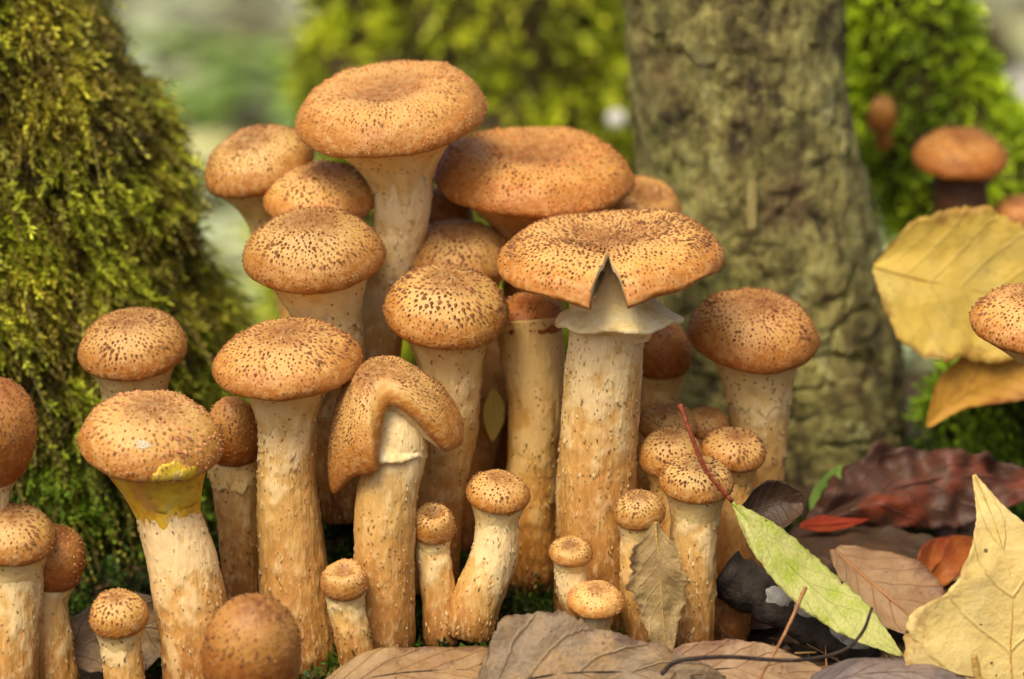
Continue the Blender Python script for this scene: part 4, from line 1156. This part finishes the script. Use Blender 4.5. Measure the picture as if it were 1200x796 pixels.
leaf('yellow_leaf', 'small yellow leaf glimpsed in the gap between stems under the split cap', [(578, 456, 1.6), (579, 485, 1.6), (577, 518, 1.6)], [(1, 0.2, 0)], [3, 13, 12, 1], [3, 13, 12, 1], M['l_yellow'], seed=17, nt=20, ripple=0.02)

def stick(name, label, cat, pts, r, mat, wob=0.12, parent=None, n=30, ns=12, taper=0.6, seed=0):
    P = spline([at(*p) for p in pts], n)
    V, F = tube_geo(P, [r*(1-(1-taper)*i/(n-1)) for i in range(n)], ns, True, wob, seed)
    b = min(P, key=lambda p: p.z)
    return tag(mesh(name, V, F, mat, None, b), label, cat), P
o, P = stick('stick', 'dark rotten stick with white lichen patches under the yellow green leaf', 'stick', [(850, 672, -2.4), (905, 705, -3.0), (960, 735, -3.6), (1030, 768, -4.2)], 0.75, M['stick'], 0.25, n=40, ns=20, taper=0.8, seed=2)
for (px, py, s_) in ((915, 700, 1.0), (942, 716, 0.7), (985, 738, 0.9), (1008, 746, 1.1)):
    c = min(P, key=lambda q: (q-at(px, py, q.y)).length)
    nrm = Vector((0.1, -0.85, 0.52)).normalized()
    m = 12; VV = []
    r = random.Random(px)
    tg = Vector((0.8, -0.3, -0.45)).normalized(); sd = nrm.cross(tg).normalized()
    for lay, (sc_, h_) in enumerate(((1, 0.60), (0.7, 0.80))):
        for a in range(m):
            th = 2*PI*a/m; rr = r.uniform(0.65, 1.1)*sc_*s_
            VV.append(c+tg*math.cos(th)*rr*0.6+sd*math.sin(th)*rr*0.36+nrm*(h_-0.3*abs(math.sin(th))*rr*0.36))
    VV.append(c+nrm*0.82)
    FF = [(a, (a+1) % m, m+(a+1) % m, m+a) for a in range(m)]+[(m+a, m+(a+1) % m, 2*m) for a in range(m)]
    mesh('lichen_patch', VV, FF, M['lichen'], o, min(P, key=lambda p: p.z))
stick('twig', 'thin dark curved stalk lying across the tan dead leaf', 'twig', [(775, 790, -7.6), (795, 775, -7.7), (850, 770, -7.8), (930, 774, -7.7), (985, 764, -7.2), (1010, 742, -6.8), (1022, 712, -6.4)], 0.075, M['dtwig'], 0.1, n=50)
stick('twig', 'straight reddish brown stalk standing in front of the dark stick', 'twig', [(944, 688, -6.2), (922, 738, -6.8), (888, 800, -7.8)], 0.065, M['twig'], 0.1)
stick('twig', 'short yellow stalk poking up before the large pale yellow leaf', 'twig', [(1141, 768, -7.6), (1143, 778, -7.6), (1148, 805, -7.6)], 0.10, M['yelpet'], 0.2, taper=1.2, n=14)
stick('twig', 'thick reddish brown twig behind the end of the dark stick', 'twig', [(868, 690, -1.0), (915, 678, -0.6), (945, 668, 0.0)], 0.22, M['twig'], 0.2, n=20)

# ------------------------------------------------------------------ moss and litter on the ground
def ground_moss():
    n = 12000
    r = np.random.default_rng(31)
    X = r.uniform(-17, 26, n*2); Yv = r.uniform(-6, 24, n*2)
    nz = np.array([noise.noise(Vector((x*0.25, y*0.25, 5))) for x, y in zip(X, Yv)])
    mid = np.exp(-((X+3)/9)**2)
    keep = (nz+mid*0.8+0.5*(X > 8) > 0.15) & ~((X > 4) & (Yv < 4)) & ~((X < 4) & (Yv > 16))
    X, Yv = X[keep], Yv[keep]
    P = np.stack([X, Yv, [ground_z(x, y) for x, y in zip(X, Yv)]], 1)
    Nn = np.tile((0, -0.25, 1.0), (len(P), 1))
    br = np.clip(0.35+fbm_pts(P, 0.6)*0.8+r.normal(0, 0.15, len(P)), 0, 1)
    V, F, C = moss_geo(P, Nn, 0.5+0.8*r.random(len(P)), K=9, droop=0.35, colA=(0.012, 0.028, 0.004), colB=(0.10, 0.20, 0.015), bright=br, seed=33, brown=0.10, down=0.0)
    tag(mesh('ground_moss', V, F, M['moss'], None, (0, 0, 0), col=C, smooth=False), 'damp dark green moss carpeting the ground between the mushroom stems', 'moss', None, 'stuff')
ground_moss()

def crumbs():
    r = random.Random(77); V, F, C = [], [], []
    for k in range(1500):
        x = r.uniform(-17, 17); y = r.uniform(-9.5, 6)
        if r.random() < 0.4: y = r.uniform(-9.5, -3)
        z = ground_z(x, y)+0.05
        i0 = len(V)
        if r.random() < 0.3:      # bits of needle and twig
            L = r.uniform(0.4, 1.6); a = r.uniform(0, 2*PI); d = Vector((math.cos(a), math.sin(a), r.uniform(-0.1, 0.35)))*L; w_ = Vector((-math.sin(a), math.cos(a), 0))*0.035
            p = Vector((x, y, z+0.12)); u = Vector((0, 0, 0.05))
            V += [p-w_, p+w_, p+u, p+d-w_*0.6, p+d+w_*0.6, p+d+u]
            F += [(i0, i0+1, i0+4, i0+3), (i0+1, i0+2, i0+5, i0+4), (i0+2, i0, i0+3, i0+5), (i0, i0+2, i0+1), (i0+3, i0+4, i0+5)]
            c = r.choice([(0.16, 0.08, 0.03), (0.30, 0.17, 0.06), (0.08, 0.045, 0.02)]); C += [c]*6
        else:
            s_ = r.uniform(0.06, 0.28)
            for d in ((1, 0, 0), (-1, 0.1, 0), (0, 1, 0), (0.1, -1, 0), (0, 0, 1), (0, 0, -1)):
                V.append(Vector((x, y, z))+Vector(d)*s_*r.uniform(0.5, 1.1))
            F += [(i0, i0+2, i0+4), (i0+2, i0+1, i0+4), (i0+1, i0+3, i0+4), (i0+3, i0, i0+4), (i0+2, i0, i0+5), (i0+1, i0+2, i0+5), (i0+3, i0+1, i0+5), (i0, i0+3, i0+5)]
            c = r.choice([(0.05, 0.03, 0.015), (0.10, 0.06, 0.03), (0.18, 0.11, 0.05), (0.26, 0.18, 0.10)]); C += [c]*6
    tag(mesh('forest_debris', V, F, M['scale'], None, (0, 0, 0), col=C, smooth=False), 'crumbs of earth, needles and rotten wood strewn round the mushroom feet', 'debris', None, 'stuff')
crumbs()

def litter():
    """far leaf litter, one blurred mass of fallen leaves"""
    r = np.random.default_rng(41)
    n = 6500
    Yv = 45+np.exp(r.uniform(math.log(6), math.log(900), n)); X = r.uniform(-1, 1, n)*(26+Yv*0.26)
    Vs, Fs, Cs = [], [], []
    pal = np.array([(0.34, 0.25, 0.15), (0.42, 0.33, 0.22), (0.26, 0.18, 0.10), (0.46, 0.40, 0.30), (0.30, 0.27, 0.20), (0.20, 0.13, 0.07), (0.36, 0.33, 0.26), (0.44, 0.30, 0.10)])
    for i in range(n):
        x, y = X[i], Yv[i]
        L = r.uniform(2.5, 6.0); W = L*r.uniform(0.3, 0.5); a = r.uniform(0, 2*PI)
        ca, sa = math.cos(a), math.sin(a)
        z = ground_z(x, y)+0.25+r.uniform(0, 0.9)
        tl = r.uniform(-0.35, 0.35); t2 = r.uniform(-0.4, 0.4); cu = r.uniform(-0.12, 0.25)
        i0 = len(Vs)
        for (u, v) in ((-1, 0), (-0.5, -0.75), (0.2, -1), (0.75, -0.5), (1.05, 0), (0.75, 0.5), (0.2, 1), (-0.5, 0.75), (0, 0)):
            px, py = u*L/2, v*W
            Vs.append((x+px*ca-py*sa, y+px*sa+py*ca, max(z+px*tl+py*t2+cu*(px*px+py*py)/L, ground_z(x, y)+0.05)))
        Fs += [(i0+k, i0+(k+1) % 8, i0+8) for k in range(8)]
        c = (pal[r.integers(len(pal))]*0.85+np.array((0.18, 0.29, 0.15)))*r.uniform(0.85, 1.35)
        Cs += [tuple(c)]*9
    tag(mesh('leaf_litter', Vs, Fs, M['litter'], None, (0, 0, 0), col=Cs, smooth=False), 'blurred carpet of grey brown fallen leaves on the forest floor far behind', 'leaf litter', None, 'stuff')
litter()

def near_litter(name, labels, spots, mats, group):
    for k, (px, py, Y, L, an) in enumerate(spots):
        c = at(px, py, Y)
        d = Vector((math.cos(an), math.sin(an)*0.8, 0.12)); s_ = Vector((-math.sin(an), math.cos(an), 0.35))
        cm = 1/cmpx(c)
        z = ground_z(c.x, c.y)+0.35
        def topx(v):
            rel = v-CAM; dp = rel.dot(FWD)
            return (600+rel.x/dp*FPX, 398-rel.dot(UPV)/dp*FPX, v.y)
        b = Vector((c.x, c.y, z))
        path = [topx(b-d*L/2), topx(b+Vector((0, 0, 0.2))), topx(b+d*L/2)]
        w_ = L*0.32*cm
        leaf(name, labels[k], path, [s_], [4, w_, w_*0.8, 2], [4, w_, w_*0.8, 2], M[mats[k % len(mats)]], cup=0.15, ripple=0.15, seed=50+k, nt=20, group=group, rag=0.1)
near_litter('fallen_leaf', ['dark fallen leaf lying against the base of the bark trunk', 'dark reddish fallen leaf behind the large dark red leaf', 'tan fallen leaf beside the large dark red leaf and the pale yellow one',
            'dark fallen leaf under the scarlet strip', 'dark fallen leaf behind the large pale yellow leaf', 'dark fallen leaf between the pinkish tan leaf and the large pale yellow leaf', 'reddish fallen leaf behind the thick end of the dark rotten stick'], [(960, 560, 8, 5, 0.3), (1080, 600, 7, 5, 2.0), (1160, 640, 4, 5, 0.8), (1000, 620, 5, 4.5, 1.2), (1190, 700, 0, 5, 2.6), (1130, 760, -3, 5, 0.2), (880, 730, 0, 4, 1.0)],
            ['l_dark', 'l_red', 'l_tan', 'l_dark', 'l_dark'], 'fallen leaves at the foot of the trunk')

def herb(label, px, py, Y, n, L, seed, mat='herb'):
    c = at(px, py, Y); r = random.Random(seed)
    b = Vector((c.x, c.y, ground_z(c.x, c.y)))
    root = empty('green_plant', b, label, 'plant')
    hgt = max(1.5, c.z-b.z)
    for k in range(n):
        a = 2*PI*k/n+r.uniform(-.4, .4)
        d = Vector((math.cos(a), math.sin(a), 0))
        tip0 = b+d*L*0.25+Vector((0, 0, hgt*r.uniform(0.6, 1.1)))
        sv, sf = tube_geo(spline([b, b.lerp(tip0, 0.5)+Vector((0, 0, hgt*0.1)), tip0], 10), [0.12]*10, 6)
        mesh('stalk', sv, sf, M[mat], root, b, uv=[(0.5, 0.5)]*len(sv))
        V, UV = [], []
        for i in range(15):
            t = i/14
            w_ = L*0.36*math.sin(PI*min(1, t**0.8))
            p = tip0+d*L*t+Vector((0, 0, L*0.25*math.sin(t*2.2)-L*0.25*t))
            s_ = Vector((-d.y, d.x, 0))
            for j in range(-3, 4):
                V.append(p+s_*w_*j/3+Vector((0, 0, 0.15*abs(j)))); UV.append((0.5+j/6, t))
        lo = mesh('leaf_blade', V, gridfaces(15, 7, False), M[mat], root, b, uv=UV)
        md = lo.modifiers.new('thickness', 'SOLIDIFY'); md.thickness = 0.0003
herb('broad leaved green plant, a soft blur to the right of the mossy leaning stump', 250, 110, 170, 13, 8.0, 1)
herb('pale green plant, the farthest blur beside the mossy leaning stump', 190, 60, 260, 10, 8.0, 7)
herb('green plant blurred beyond the tilted cap nearest the mossy stump', 345, 70, 230, 10, 8.5, 2)
herb('low green plant blurred under the yellow green stump', 395, 120, 120, 9, 4.5, 3)
